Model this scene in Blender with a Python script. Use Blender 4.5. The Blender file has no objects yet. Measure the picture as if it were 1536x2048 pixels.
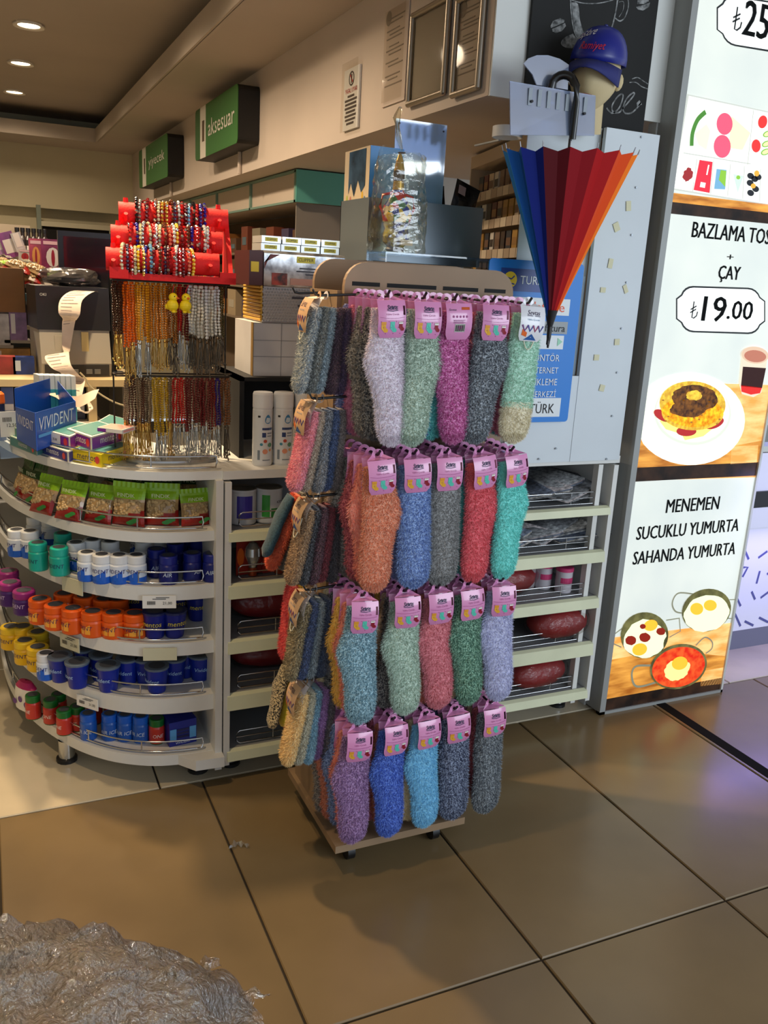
import bpy, math, random
from mathutils import Vector, Matrix, Euler
random.seed(7)
S = bpy.context.scene
COL = S.collection
PI = math.pi

# ---------------------------------------------------------------- camera
CAM_H, FPX = 1.6, 1734.3
pitch, roll, yaw = (math.radians(v) for v in (14.92, 3.218, 25.031))
fw = Vector((math.sin(yaw)*math.cos(pitch), math.cos(yaw)*math.cos(pitch), -math.sin(pitch)))
r0 = Vector((math.cos(yaw), -math.sin(yaw), 0)); u0 = r0.cross(fw)
cr = r0*math.cos(roll) + u0*math.sin(roll)
cu = -r0*math.sin(roll) + u0*math.cos(roll)
cd = bpy.data.cameras.new('camera'); cam = bpy.data.objects.new('camera', cd); COL.objects.link(cam)
cd.sensor_fit = 'VERTICAL'; cd.sensor_height = 36.0; cd.lens = 36.0*FPX/2048; cd.clip_start = .05
cam.matrix_world = Matrix(((cr.x, cu.x, -fw.x, 0), (cr.y, cu.y, -fw.y, 0), (cr.z, cu.z, -fw.z, CAM_H), (0, 0, 0, 1)))
S.camera = cam

# ---------------------------------------------------------------- light
S.view_settings.view_transform = 'Standard'; S.view_settings.look = 'None'
S.view_settings.gamma = 1.0; S.view_settings.use_curve_mapping = False
S.view_settings.exposure = 0.0
W = bpy.data.worlds.new('daylight'); S.world = W; W.use_nodes = True
bg = W.node_tree.nodes['Background']; bg.inputs[0].default_value = (.78, .89, 1.0, 1); bg.inputs[1].default_value = .78
S.cycles.max_bounces = 7; S.cycles.diffuse_bounces = 3; S.cycles.glossy_bounces = 3
S.cycles.transmission_bounces = 4; S.cycles.transparent_max_bounces = 10
S.cycles.caustics_reflective = False; S.cycles.caustics_refractive = False
S.cycles.use_denoising = True; S.cycles.sample_clamp_indirect = 4.0

def lamp(name, kind, loc, target, power, col, **kw):
    d = bpy.data.lights.new(name, kind); d.energy = power; d.color = col
    for k, v in kw.items(): setattr(d, k, v)
    o = bpy.data.objects.new(name, d); COL.objects.link(o); o.location = loc
    o.rotation_euler = (Vector(target) - Vector(loc)).to_track_quat('-Z', 'Y').to_euler()
    return o
# shop windows behind and to the right of the photographer
lamp('window_light', 'AREA', (3.6, -2.6, 2.0), (1.6, 2.4, 1.3), 130, (.80, .90, 1.0), shape='RECTANGLE', size=3.2, size_y=2.2)
# warm spot lamps set in the ceiling (the three in view get their own light in their builder)
WARM = (1.0, .72, .42)
lamp('ceiling_spot', 'SPOT', (.22, 3.02, 2.86), (.50, 2.4, .4), 190, WARM, spot_size=math.radians(80), spot_blend=.6, shadow_soft_size=.04)
lamp('ceiling_spot', 'SPOT', (-.25, 1.7, 2.86), (-.1, 1.75, 0), 70, WARM, spot_size=math.radians(95), spot_blend=.8, shadow_soft_size=.05)
lamp('ceiling_spot', 'SPOT', (.05, 2.72, 2.86), (.36, 2.74, 1.0), 85, (1, .74, .42), spot_size=math.radians(36), spot_blend=.7, shadow_soft_size=.03)
for y_ in (4.84, 3.73): lamp('ceiling_spot', 'SPOT', (.34, y_, 2.86), (.34, y_, 0), 60, (1, .78, .55), spot_size=math.radians(160), spot_blend=.5, shadow_soft_size=.06)
lamp('ceiling_spot', 'SPOT', (-.5, 4.6, 2.86), (-.4, 4.6, 0), 130, (1, .8, .58), spot_size=math.radians(120), spot_blend=.8, shadow_soft_size=.05)

# ---------------------------------------------------------------- helpers
def P(x, y, X=None, Y=None, Z=None):
    """where the line of sight through a pixel of the photograph meets a known plane of the room"""
    d = fw + cr*((x-768)/FPX) - cu*((y-1024)/FPX)
    t = X/d.x if X is not None else (Y/d.y if Y is not None else (Z-CAM_H)/d.z)
    return Vector((d.x*t, d.y*t, CAM_H + d.z*t))

def lin(c):
    return tuple((v/255/12.92 if v/255 <= .04045 else ((v/255+.055)/1.055)**2.4) for v in c) + (1,)
MATS = {}
def M(name, rgb, rough=.55, metal=0, spec=.5, noise=0, nscale=8, bump=0, bscale=60, emit=0, coat=0, rgb2=None, stretch=None):
    if name in MATS: return MATS[name]
    m = bpy.data.materials.new(name); m.use_nodes = True; MATS[name] = m
    nt = m.node_tree; b = nt.nodes['Principled BSDF']
    b.inputs['Base Color'].default_value = lin(rgb); b.inputs['Roughness'].default_value = rough
    b.inputs['Metallic'].default_value = metal; b.inputs['Specular IOR Level'].default_value = spec
    b.inputs['Coat Weight'].default_value = coat
    m.diffuse_color = lin(rgb)
    if noise or bump:
        tc = nt.nodes.new('ShaderNodeTexCoord'); mp = nt.nodes.new('ShaderNodeMapping')
        nt.links.new(tc.outputs['Object'], mp.inputs[0])
        if stretch: mp.inputs['Scale'].default_value = stretch
    if noise:
        n = nt.nodes.new('ShaderNodeTexNoise'); n.inputs['Scale'].default_value = nscale; n.inputs['Detail'].default_value = 4
        nt.links.new(mp.outputs[0], n.inputs['Vector'])
        mx = nt.nodes.new('ShaderNodeMix'); mx.data_type = 'RGBA'
        c2 = rgb2 if rgb2 else tuple(max(0, v*(1-noise)) for v in rgb)
        mx.inputs[6].default_value = lin(rgb); mx.inputs[7].default_value = lin(c2)
        rp = nt.nodes.new('ShaderNodeMapRange'); rp.inputs[1].default_value = .35; rp.inputs[2].default_value = .65
        nt.links.new(n.outputs[0], rp.inputs[0]); nt.links.new(rp.outputs[0], mx.inputs[0])
        nt.links.new(mx.outputs[2], b.inputs['Base Color'])
        if emit: nt.links.new(mx.outputs[2], b.inputs['Emission Color'])
    if bump:
        n2 = nt.nodes.new('ShaderNodeTexNoise'); n2.inputs['Scale'].default_value = bscale
        nt.links.new(mp.outputs[0], n2.inputs['Vector'])
        bp = nt.nodes.new('ShaderNodeBump'); bp.inputs['Strength'].default_value = bump; bp.inputs['Distance'].default_value = .01
        nt.links.new(n2.outputs[0], bp.inputs['Height']); nt.links.new(bp.outputs[0], b.inputs['Normal'])
    if emit:
        b.inputs['Emission Strength'].default_value = emit
        if not noise: b.inputs['Emission Color'].default_value = lin(rgb)
    return m
def clear_mat(name, tint=(235, 243, 250), gloss=.12, rough=.04, body=0.0, bump=0, bscale=30, edge=.5):
    """thin clear plastic: mostly lets light through, mirrors a little, a trace of milky body"""
    if name in MATS: return MATS[name]
    m = bpy.data.materials.new(name); m.use_nodes = True; MATS[name] = m
    nt = m.node_tree; nt.nodes.remove(nt.nodes['Principled BSDF']); out = nt.nodes['Material Output']
    tr = nt.nodes.new('ShaderNodeBsdfTransparent'); tr.inputs[0].default_value = lin(tint)
    gl = nt.nodes.new('ShaderNodeBsdfGlossy'); gl.inputs['Roughness'].default_value = rough
    df = nt.nodes.new('ShaderNodeBsdfDiffuse'); df.inputs[0].default_value = lin(tint)
    lw = nt.nodes.new('ShaderNodeLayerWeight'); lw.inputs[0].default_value = .3
    mr = nt.nodes.new('ShaderNodeMapRange'); mr.inputs[3].default_value = gloss; mr.inputs[4].default_value = min(1, gloss+edge)
    nt.links.new(lw.outputs['Fresnel'], mr.inputs[0])
    m1 = nt.nodes.new('ShaderNodeMixShader'); m1.inputs[0].default_value = body
    nt.links.new(tr.outputs[0], m1.inputs[1]); nt.links.new(df.outputs[0], m1.inputs[2])
    m2 = nt.nodes.new('ShaderNodeMixShader'); nt.links.new(mr.outputs[0], m2.inputs[0])
    nt.links.new(m1.outputs[0], m2.inputs[1]); nt.links.new(gl.outputs[0], m2.inputs[2])
    nt.links.new(m2.outputs[0], out.inputs[0])
    if bump:
        tc = nt.nodes.new('ShaderNodeTexCoord'); n2 = nt.nodes.new('ShaderNodeTexNoise'); n2.inputs['Scale'].default_value = bscale
        n2.inputs['Detail'].default_value = 5
        nt.links.new(tc.outputs['Object'], n2.inputs['Vector'])
        bp = nt.nodes.new('ShaderNodeBump'); bp.inputs['Strength'].default_value = bump; bp.inputs['Distance'].default_value = .02
        nt.links.new(n2.outputs[0], bp.inputs['Height'])
        for s in (gl, df): nt.links.new(bp.outputs[0], s.inputs['Normal'])
    return m

_txt = {}
def text_geo(s, shear=0, spacing=1.0, bold=0):
    k = (s, shear, spacing, bold)
    if k not in _txt:
        c = bpy.data.curves.new('t', 'FONT'); c.body = s; c.size = 1; c.resolution_u = 2; c.shear = shear; c.space_character = spacing; c.offset = bold
        o = bpy.data.objects.new('t', c); COL.objects.link(o)
        me = bpy.data.meshes.new_from_object(o.evaluated_get(bpy.context.evaluated_depsgraph_get()))
        vs = [(v.co.x, v.co.y) for v in me.vertices]; fs = [tuple(p.vertices) for p in me.polygons]
        bpy.data.objects.remove(o); bpy.data.curves.remove(c); bpy.data.meshes.remove(me)
        x0 = min(v[0] for v in vs); x1 = max(v[0] for v in vs); y0 = min(v[1] for v in vs); y1 = max(v[1] for v in vs)
        _txt[k] = ([((x-x0)/(x1-x0), (y-y0)/(y1-y0)) for x, y in vs], fs, (x1-x0)/(y1-y0))
    return _txt[k]

class MB:
    """collects faces and links them as ONE mesh object"""
    def __init__(s): s.v = []; s.f = []; s.fm = []; s.fs = []; s.ml = []
    def mi(s, m):
        if m not in s.ml: s.ml.append(m)
        return s.ml.index(m)
    def add(s, vs, fs, m, smooth=False, mat=None):
        o = len(s.v); i = s.mi(m)
        s.v += [tuple(mat @ Vector(v)) for v in vs] if mat else [tuple(v) for v in vs]
        for f in fs: s.f.append(tuple(o+k for k in f)); s.fm.append(i); s.fs.append(smooth)
        return s
    def box(s, a, b, m, mat=None):
        (x0, y0, z0), (x1, y1, z1) = a, b
        return s.add([(x0,y0,z0),(x1,y0,z0),(x1,y1,z0),(x0,y1,z0),(x0,y0,z1),(x1,y0,z1),(x1,y1,z1),(x0,y1,z1)],
                     [(3,2,1,0),(4,5,6,7),(0,1,5,4),(1,2,6,5),(2,3,7,6),(3,0,4,7)], m, False, mat)
    def hexa(s, c, h, m, up=(0, 0, 1)):
        """a box on four base corners (anticlockwise from above)"""
        u = Vector(up)*h; c = [Vector(p) for p in c]
        return s.add(c + [p+u for p in c], [(3,2,1,0),(4,5,6,7),(0,1,5,4),(1,2,6,5),(2,3,7,6),(3,0,4,7)], m)
    def quad(s, a, b, c, d, m): return s.add([a, b, c, d], [(0,1,2,3)], m)
    def poly(s, pts, m): return s.add(pts, [tuple(range(len(pts)))], m)
    def cyl(s, p0, p1, ra, m, rb=None, n=12, caps=True, smooth=True, mat=None):
        p0, p1 = Vector(p0), Vector(p1); rb = ra if rb is None else rb
        q = (p1-p0).to_track_quat('Z', 'Y'); vs = []
        for p, r in ((p0, ra), (p1, rb)):
            for i in range(n): vs.append(p + q @ Vector((r*math.cos(2*PI*i/n), r*math.sin(2*PI*i/n), 0)))
        s.add(vs, [(i, (i+1) % n, n+(i+1) % n, n+i) for i in range(n)], m, smooth, mat)
        if caps:
            s.add(vs[:n], [tuple(range(n-1, -1, -1))], m, False, mat); s.add(vs[n:], [tuple(range(n))], m, False, mat)
        return s
    def lathe(s, prof, m, c=(0, 0, 0), n=16, sx=1, sy=1, mats=None, smooth=True, mat=None):
        """profile of (radius, z); mats gives a material per profile segment"""
        c = Vector(c)
        for k in range(len(prof)-1):
            (ra, za), (rb, zb) = prof[k], prof[k+1]; vs = []
            for r, z in ((ra, za), (rb, zb)):
                for i in range(n): vs.append(c + Vector((r*sx*math.cos(2*PI*i/n), r*sy*math.sin(2*PI*i/n), z)))
            s.add(vs, [(i, (i+1) % n, n+(i+1) % n, n+i) for i in range(n)], mats[k] if mats else m, smooth, mat)
        return s
    def tube(s, pts, r, m, n=6, caps=True, mat=None):
        pts = [Vector(p) for p in pts]; vs = []; L = len(pts)
        rr = r if isinstance(r, (list, tuple)) else [r]*L
        for i, p in enumerate(pts):
            d = (pts[min(i+1, L-1)] - pts[max(i-1, 0)]); q = d.to_track_quat('Z', 'Y')
            for k in range(n): vs.append(p + q @ Vector((rr[i]*math.cos(2*PI*k/n), rr[i]*math.sin(2*PI*k/n), 0)))
        fs = [(i*n+k, i*n+(k+1) % n, (i+1)*n+(k+1) % n, (i+1)*n+k) for i in range(L-1) for k in range(n)]
        s.add(vs, fs, m, True, mat)
        if caps: s.add(vs[:n], [tuple(range(n-1, -1, -1))], m, False, mat); s.add(vs[-n:], [tuple(range(n))], m, False, mat)
        return s
    def prism(s, pts, d, m, mat=None, side=None):
        """outline (3-D points, flat) pushed along d"""
        d = Vector(d); n = len(pts); a = [Vector(p) for p in pts]; b = [p+d for p in a]
        s.add(a, [tuple(range(n-1, -1, -1))], m, False, mat); s.add(b, [tuple(range(n))], m, False, mat)
        return s.add(a+b, [(i, (i+1) % n, n+(i+1) % n, n+i) for i in range(n)], side or m, False, mat)
    def ball(s, c, r, m, n=8, k=5, sz=1.0, mat=None):
        prof = [(r*math.sin(PI*i/k), -r*sz*math.cos(PI*i/k)) for i in range(k+1)]
        prof[0] = (1e-5, prof[0][1]); prof[-1] = (1e-5, prof[-1][1])
        return s.lathe(prof, m, c, n, mat=mat)
    def ribbon(s, pts, w, nrm, m):
        """a flat stroke of width w in the plane with normal nrm"""
        pts = [Vector(p) for p in pts]; nrm = Vector(nrm); vs = []
        for i, p in enumerate(pts):
            d = (pts[min(i+1, len(pts)-1)] - pts[max(i-1, 0)]).normalized(); o = d.cross(nrm)*(w/2)
            vs += [p-o, p+o]
        return s.add(vs, [(2*i, 2*i+1, 2*i+3, 2*i+2) for i in range(len(pts)-1)], m)
    def text(s, t, o, xd, ud, m, h=None, w=None, align='c', shear=0, spacing=1.0, bold=0):
        g, fs, asp = text_geo(t, shear, spacing)
        if h is None: h = w/asp
        if w is None: w = h*asp
        xd = Vector(xd).normalized(); ud = Vector(ud).normalized(); o = Vector(o)
        if align == 'c': o = o - xd*w/2
        if bold:
            for k in (-1, 1): s.add([o + xd*(x*w + k*bold*h) + ud*(y*h) for x, y in g], fs, m)
        return s.add([o + xd*(x*w) + ud*(y*h) for x, y in g], fs, m)
    def mesh(s, name='mesh'):
        me = bpy.data.meshes.new(name); me.from_pydata(s.v, [], s.f)
        for m in s.ml: me.materials.append(m)
        me.polygons.foreach_set('material_index', s.fm); me.polygons.foreach_set('use_smooth', s.fs)
        me.update(); return me
    def build(s, name, parent=None, loc=None):
        o = bpy.data.objects.new(name, s.mesh(name)); COL.objects.link(o)
        if parent: o.parent = parent
        if loc: o.location = loc
        return o
def tag(o, label, cat, group=None):
    o['label'] = label; o['category'] = cat
    if group: o['group'] = group
    return o
def thing(name, label, cat, loc=(0, 0, 0), rz=0, group=None, rot=None):
    o = bpy.data.objects.new(name, None); o.empty_display_size = .05; COL.objects.link(o)
    o.location = loc; o.rotation_euler = rot or (0, 0, rz)
    return tag(o, label, cat, group)
def struct(o): o['kind'] = 'structure'; return o
def part(name, me, parent, loc=(0, 0, 0), rot=(0, 0, 0), sc=None):
    o = bpy.data.objects.new(name, me); COL.objects.link(o); o.parent = parent; o.location = loc; o.rotation_euler = rot
    if sc: o.scale = sc
    return o
def copy_tree(o, parent=None):
    c = o.copy(); COL.objects.link(c)
    if parent: c.parent = parent
    for ch in o.children: copy_tree(ch, c)
    return c
ORD = ['first', 'second', 'third', 'fourth', 'fifth', 'sixth', 'seventh', 'eighth', 'ninth', 'tenth', 'eleventh', 'twelfth', 'thirteenth',
       'fourteenth', 'fifteenth', 'sixteenth', 'seventeenth', 'eighteenth', 'nineteenth', 'twentieth', 'twenty-first', 'twenty-second', 'twenty-third',
       'twenty-fourth', 'twenty-fifth', 'twenty-sixth', 'twenty-seventh', 'twenty-eighth', 'twenty-ninth', 'thirtieth']
def arc(cx, cy, r, a0, a1, n, z=None):
    pts = [(cx + r*math.cos(math.radians(a0+(a1-a0)*i/n)), cy + r*math.sin(math.radians(a0+(a1-a0)*i/n))) for i in range(n+1)]
    return pts if z is None else [(x, y, z) for x, y in pts]
def rrect(w, h, r, n=4, cx=0, cy=0):
    o = []
    for sx, sy, a in ((1, 1, 0), (-1, 1, 90), (-1, -1, 180), (1, -1, 270)):
        o += arc(cx+sx*(w/2-r), cy+sy*(h/2-r), r, a, a+90, n)
    return o

CHROME = M('chrome', (205, 208, 212), .16, 1)
STEEL = M('brushed_steel', (150, 155, 160), .35, 1)
WHITE = M('white_laminate', (226, 226, 222), .4, noise=.04, nscale=5)
BLACK = M('black_plastic', (20, 20, 22), .4)
MATTBLACK = M('matt_black', (12, 12, 13), .8)
INK = M('black_ink', (28, 28, 32), .6)
PAPER = M('paper_white', (232, 230, 224), .6)
CREAM = M('cream_rail', (222, 224, 190), .45, noise=.05, nscale=6)
RED = M('red_plastic', (200, 22, 24), .45)
BLUEPRINT = M('blue_print', (24, 60, 170), .45)
NAVY = M('navy_print', (18, 24, 82), .45)
YELLOW = M('yellow_print', (236, 204, 40), .5)
GREENP = M('green_print', (40, 120, 50), .5)
ORANGEP = M('orange_print', (232, 104, 28), .45)

# ================================================================ the room
M_TILE = M('brown_floor_tile', (126, 106, 75), .24, noise=.10, nscale=2.2, bump=.02, bscale=25, spec=.45)
M_TILE2 = M('cream_floor_tile', (196, 184, 160), .22, noise=.07, nscale=3, spec=.45)
M_GROUT = M('grout', (46, 38, 28), .9)
M_CEIL = M('ceiling_paint', (190, 176, 160), .9, noise=.03, nscale=2)
M_FASCIA = M('fascia_paint', (212, 196, 180), .85, noise=.04, nscale=1.5)
M_CREAMWALL = M('cream_wall_paint', (214, 204, 172), .85, noise=.04, nscale=1.5)
M_ENDWHITE = M('white_paint', (222, 224, 220), .7)

floor = struct(MB().box((-2.6, -1.2, -.06), (4.2, 9.5, -.006), M_GROUT).build('floor'))
tw, tl, gx, gy, gap = .607, 1.05, .563, 2.486, .006
def tile_mesh(w, l, m):
    b = .003; x0, y0 = gap/2, gap/2; x1, y1 = w-gap/2, l-gap/2
    vs = [(x0, y0, -.03), (x1, y0, -.03), (x1, y1, -.03), (x0, y1, -.03), (x0, y0, -b), (x1, y0, -b), (x1, y1, -b), (x0, y1, -b),
          (x0+b, y0+b, 0), (x1-b, y0+b, 0), (x1-b, y1-b, 0), (x0+b, y1-b, 0)]
    return MB().add(vs, [(0,1,5,4),(1,2,6,5),(2,3,7,6),(3,0,4,7),(4,5,9,8),(5,6,10,9),(6,7,11,10),(7,4,8,11),(8,9,10,11)], m).mesh('tile')
TA, TB = tile_mesh(tw, tl, M_TILE), tile_mesh(tw, tl, M_TILE2)
for i in range(-5, 6):
    for j in range(-3, 7):
        x, y = gx+tw*i-(.133 if j >= 0 else 0), gy+tl*j
        if x < -2.6 or x+tw > 4.2 or y+tl > 9.6: continue
        part('tile', TB if j >= 0 else TA, floor, (x, y, 0))
strip = struct(MB().box((2.40, -1.0, -.002), (2.446, 2.43, .0015), M('black_floor_strip', (16, 15, 14), .85, spec=.1)).build('trim_floor'))

struct(MB().box((-2.6, -1.2, 2.92), (1.45, 9.5, 3.0), M_CEIL).build('ceiling'))
sf = MB()
sf.box((1.04, -1.2, 2.668), (1.46, 8.84, 2.70), M_CEIL)
sf.box((-2.6, 8.84, 2.668), (1.46, 9.5, 2.70), M_CEIL)
struct(sf.build('trim_soffit'))
lipb = MB().box((1.028, -1.2, 2.668), (1.043, 8.855, 2.785), M_CEIL).box((-2.6, 8.83, 2.668), (1.043, 8.845, 2.785), M_CEIL)
struct(lipb.build('trim_cove'))
struct(MB().box((-2.6, 9.48, 2.10), (1.46, 9.6, 2.92), M_CREAMWALL).build('trim_back'))
wb = MB().box((-2.6, 9.62, 0), (4.2, 9.72, 3.0), M_CREAMWALL)
struct(wb.build('wall_back'))
# bulkhead over the tills
struct(MB().box((1.45, 2.52, 2.165), (3.6, 9.6, 3.0), M_FASCIA).build('wall_bulkhead'))
struct(MB().box((1.45, 2.512, 2.163), (2.3, 2.522, 3.0), M_ENDWHITE).build('wall_bulkhead_end'))
struct(MB().box((3.3, 3.2, 0), (3.4, 9.6, 2.165), M_FASCIA).build('wall_right'))
struct(MB().box((-2.7, -1.2, 0), (-2.6, 9.6, 3.0), M_CREAMWALL).build('wall_left'))
struct(MB().box((2.3, 4.5, 0), (6.5, 4.6, 3.4), M_ENDWHITE).build('wall_far_right'))
struct(MB().box((1.45, -1.2, 3.0), (6.5, 4.6, 3.06), M_CEIL).build('ceiling_right'))

# recessed lamps in view
def downlight(x, y, z, label):
    t = thing('downlight', label, 'lamp', (x, y, z), group='recessed ceiling lamps')
    ring = MB().lathe([(.062, 0), (.085, -.006), (.088, 0)], M('lamp_ring', (226, 214, 196), .4), n=24)
    ring.lathe([(.062, 0), (.058, .03)], M('lamp_ring', (0, 0, 0)), n=24).build('trim_ring', t)
    MB().poly([(x_, y_, .004) for x_, y_ in reversed(arc(0, 0, .062, 0, 345, 23))], M('lamp_glow', (255, 238, 206), emit=7)).build('lens', t)
    lamp('downlight_beam', 'SPOT', (x, y, z-.02), (x, y, 0), 62, (1, .78, .55), spot_size=math.radians(160), spot_blend=.8, shadow_soft_size=.06)
for y, l in ((5.95, 'nearest and topmost of the three round ceiling lamps'), (7.06, 'middle one of the three round ceiling lamps'),
             (8.25, 'farthest of the three round ceiling lamps, lowest in view')):
    downlight(.342, y, 2.908, l)

# green shop signs on the fascia
GS = M('sign_green', (50, 106, 44), .5); GD = M('sign_green_dark', (44, 92, 40), .5); SW = M('sign_white', (216, 210, 196), .5)
def wall_sign(y0, y1, z0, z1, word, label, lw):
    t = thing('wall_sign', label, 'sign', (1.45, y0, z0), group='green box signs')
    D = .12; yl = y1 - (y1-y0)*.24
    def rr(ya, yb, rn, rf):
        pts = []
        for (cy, cz, a, r) in ((ya+rn, z1-rn, 90, rn), (ya+rn, z0+rn, 180, rn), (yb-rf, z0+rf, 270, rf), (yb-rf, z1-rf, 0, rf)):
            for k in range(5):
                an = math.radians(a+90*k/4); pts.append((cy + r*math.cos(an), cz + r*math.sin(an)))
        return pts
    loc = lambda p, x: (x, p[0]-y0, p[1]-z0)
    MB().prism([loc(p, -D) for p in rr(y0, y1, .03, .03)], (D-.002, 0, 0), M('sign_case', (22, 20, 18), .5)).build('case', t)
    MB().prism([loc(p, -D-.004) for p in rr(y0, yl-.04, .03, .004)], (.003, 0, 0), GS).build('face_panel', t)
    MB().prism([loc(p, -D-.004) for p in rr(yl-.04, yl+(y1-yl)*.45, .004, .004)], (.003, 0, 0), SW).build('white_band', t)
    MB().prism([loc(p, -D-.004) for p in rr(yl+(y1-yl)*.45, y1, .004, .03)], (.003, 0, 0), GD).build('end_band', t)
    MB().box((-D-.006, yl-y0+.0, (z1-z0)*.32), (-D-.004, yl-y0+.05, (z1-z0)*.72), M('sign_brown', (84, 62, 36), .6)).build('phone_symbol', t)
    MB().text(word, (-D-.006, (yl-y0)*.47, (z1-z0)*.36), (0, -1, 0), (0, 0, 1), SW, w=(yl-y0)*lw, h=(z1-z0)*.32).build('lettering', t)
    MB().cyl((-.012, (y1-y0)*.35, 0), (-.012, (y1-y0)*.35, -(z0-2.165)), .012, M_FASCIA, n=8).build('cable_duct', t)
wall_sign(5.0, 6.05, 2.285, 2.585, 'aksesuar', 'nearer green box sign lettered aksesuar on the pink-beige fascia', .78)
wall_sign(7.0, 8.3, 2.265, 2.57, 'yiyecek', 'farther green box sign on the fascia, near the back corner', .7)

# framed notices and the warning plate on the fascia
def rect_x(y0, y1, z0, z1, x, th, m, mb=None):
    return (mb or MB()).box((x-th, y0, z0), (x, y1, z1), m)
ALU = M('aluminium', (170, 160, 146), .3, .9)
def frame(y0, y1, z0, z1, label, w=.022, tone=(196, 186, 168), doc=True, alu=True):
    t = thing('notice_frame', label, 'frame', (1.45, y0, z0), group='framed notices')
    H, L = z1-z0, y1-y0
    MB().box((-.006, 0, 0), (-.002, L, H), M('notice_%d' % tone[0], tone, .5)).build('document', t)
    if alu:
        f = MB()
        for a, b in (((0, 0, 0), (0, L, 0)), ((0, L, 0), (0, L, H)), ((0, L, H), (0, 0, H)), ((0, 0, H), (0, 0, 0))):
            f.cyl((-.012, a[1], a[2]), (-.012, b[1], b[2]), w/2, ALU, n=8)
        for a in ((0, 0), (L, 0), (L, H), (0, H)): f.ball((-.012, a[0], a[1]), w/2, ALU)
        f.build('rim', t)
    if doc:
        d = MB(); lt = M('notice_text', (150, 138, 124), .7); k = 0
        for q in [.88, .84, .76, .72, .68, .6, .56, .52, .44, .40, .3, .26, .2]:
            d.box((-.0075, L*(.15+.1*(k % 3)), H*q), (-.0065, L*(.9-.12*(k % 2)), H*(q+.012)), lt); k += 1
        d.poly([(-.007, L*.85+y_*.5, H*.9+z_*.5) for y_, z_ in arc(0, 0, .05, 0, 345, 23)], lt)
        d.build('print', t)
    MB().quad((-.014, w/2, w/2), (-.014, w/2, H-w/2), (-.014, L-w/2, H-w/2), (-.014, L-w/2, w/2), clear_mat('notice_glaze', (250, 248, 244), .05)).build('glazing', t)
frame(2.57, 2.735, 2.195, 2.47, 'aluminium framed notice nearest the bulkhead corner', tone=(206, 190, 172))
frame(2.80, 3.07, 2.215, 2.50, 'aluminium framed notice in the middle, grey and blank, showing glare', tone=(150, 140, 122), doc=False)
frame(3.12, 3.32, 2.24, 2.575, 'clear sleeve notice left of the two aluminium frames', tone=(208, 190, 174), alu=False)
t = thing('warning_plate', 'small white no-smoking plate with red heading on the fascia', 'sign', (1.45, 3.55, 2.2))
MB().box((-.01, 0, 0), (-.002, .165, .235), PAPER).build('plate', t)
d = MB(); dk = M('print_red', (190, 40, 36)); g = M('print_grey', (70, 60, 56))
d.text('YASAL UYARI', (-.0115, .0825, .142), (0, -1, 0), (0, 0, 1), dk, h=.018, w=.13)
for k, wd in enumerate((.07, .13, .12, .125, .1, .12, .11, .08)): d.box((-.0115, .0825-wd/2, .125-.015*k), (-.0108, .0825+wd/2, .133-.015*k), g)
d.add([(-.0115, .0825+a, .195+b) for a, b in arc(0, 0, .028, 0, 340, 17)] + [(-.0115, .0825+a, .195+b) for a, b in arc(0, 0, .022, 0, 340, 17)],
      [(i, (i+1) % 18, 18+(i+1) % 18, 18+i) for i in range(18)], g)
d.ribbon([(-.0115, .0825-.018, .195-.018), (-.0115, .0825+.018, .195+.018)], .006, (1, 0, 0), dk)
d.box((-.0115, .078, .178), (-.011, .087, .212), g)
d.build('print', t)
sl = MB().quad((-.02, -.005, -.006), (-.02, -.005, .26), (-.02, .17, .26), (-.02, .17, -.006), clear_mat('sleeve', (250, 248, 244), .06)).build('clear_sleeve', t)

# ================================================================ curved end shelving
_ep = [(.66, 2.47), (.62, 2.47), (.52, 2.472), (.414, 2.492), (.315, 2.545), (.235, 2.62), (.168, 2.715), (.10, 2.85), (.045, 3.01), (.005, 3.22), (-.012, 3.45), (-.015, 3.66), (-.015, 3.8)]
EDGE = []
for i_ in range(1, len(_ep)-2):
    for k_ in range(5):
        t_ = k_/5; p_ = _ep[i_-1:i_+3]
        EDGE.append(tuple(.5*(2*p_[1][j] + (p_[2][j]-p_[0][j])*t_ + (2*p_[0][j]-5*p_[1][j]+4*p_[2][j]-p_[3][j])*t_*t_ + (3*p_[1][j]-p_[0][j]-3*p_[2][j]+p_[3][j])*t_**3) for j in (0, 1)))
EDGE.append(_ep[-2])
def enorm(i):
    a, b = EDGE[max(i-1, 0)], EDGE[min(i+1, len(EDGE)-1)]
    return Vector((b[1]-a[1], a[0]-b[0], 0)).normalized()*(1 if True else 0)
ENRM = [enorm(i) for i in range(len(EDGE))]
ENRM = [n if n.y < .3 and (n.x < 0 or n.y < 0) else -n for n in ENRM]
def edge_path(d): return [(e[0]-n.x*d, e[1]-n.y*d) for e, n in zip(EDGE, ENRM)]
def near(x, y): return min(range(len(EDGE)), key=lambda i: (EDGE[i][0]-x)**2 + (EDGE[i][1]-y)**2)
def outn(x, y): return ENRM[near(x, y)].copy()
SHELVES = [(.848, .817), (.679, .634), (.494, .452), (.31, .258), (.113, .077)]
def outline(d, di):
    return edge_path(d) + [p for i, p in enumerate(edge_path(di)[::-1]) if i % 3 == 0 or i == len(EDGE)-1]
curve = thing('curved_shelf_counter', 'white quarter-round counter end with five stocked shelves and chrome rails', 'counter')
def slab(name, z0, z1, d, di, parent):
    return MB().prism([(x, y, z0) for x, y in outline(d, di)], (0, 0, z1-z0), WHITE).build(name, parent)
slab('worktop', 1.006, 1.032, 0, .40, curve)
for zt, zb in SHELVES: slab('shelf', zb, zt, .004, .36, curve)
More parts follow.
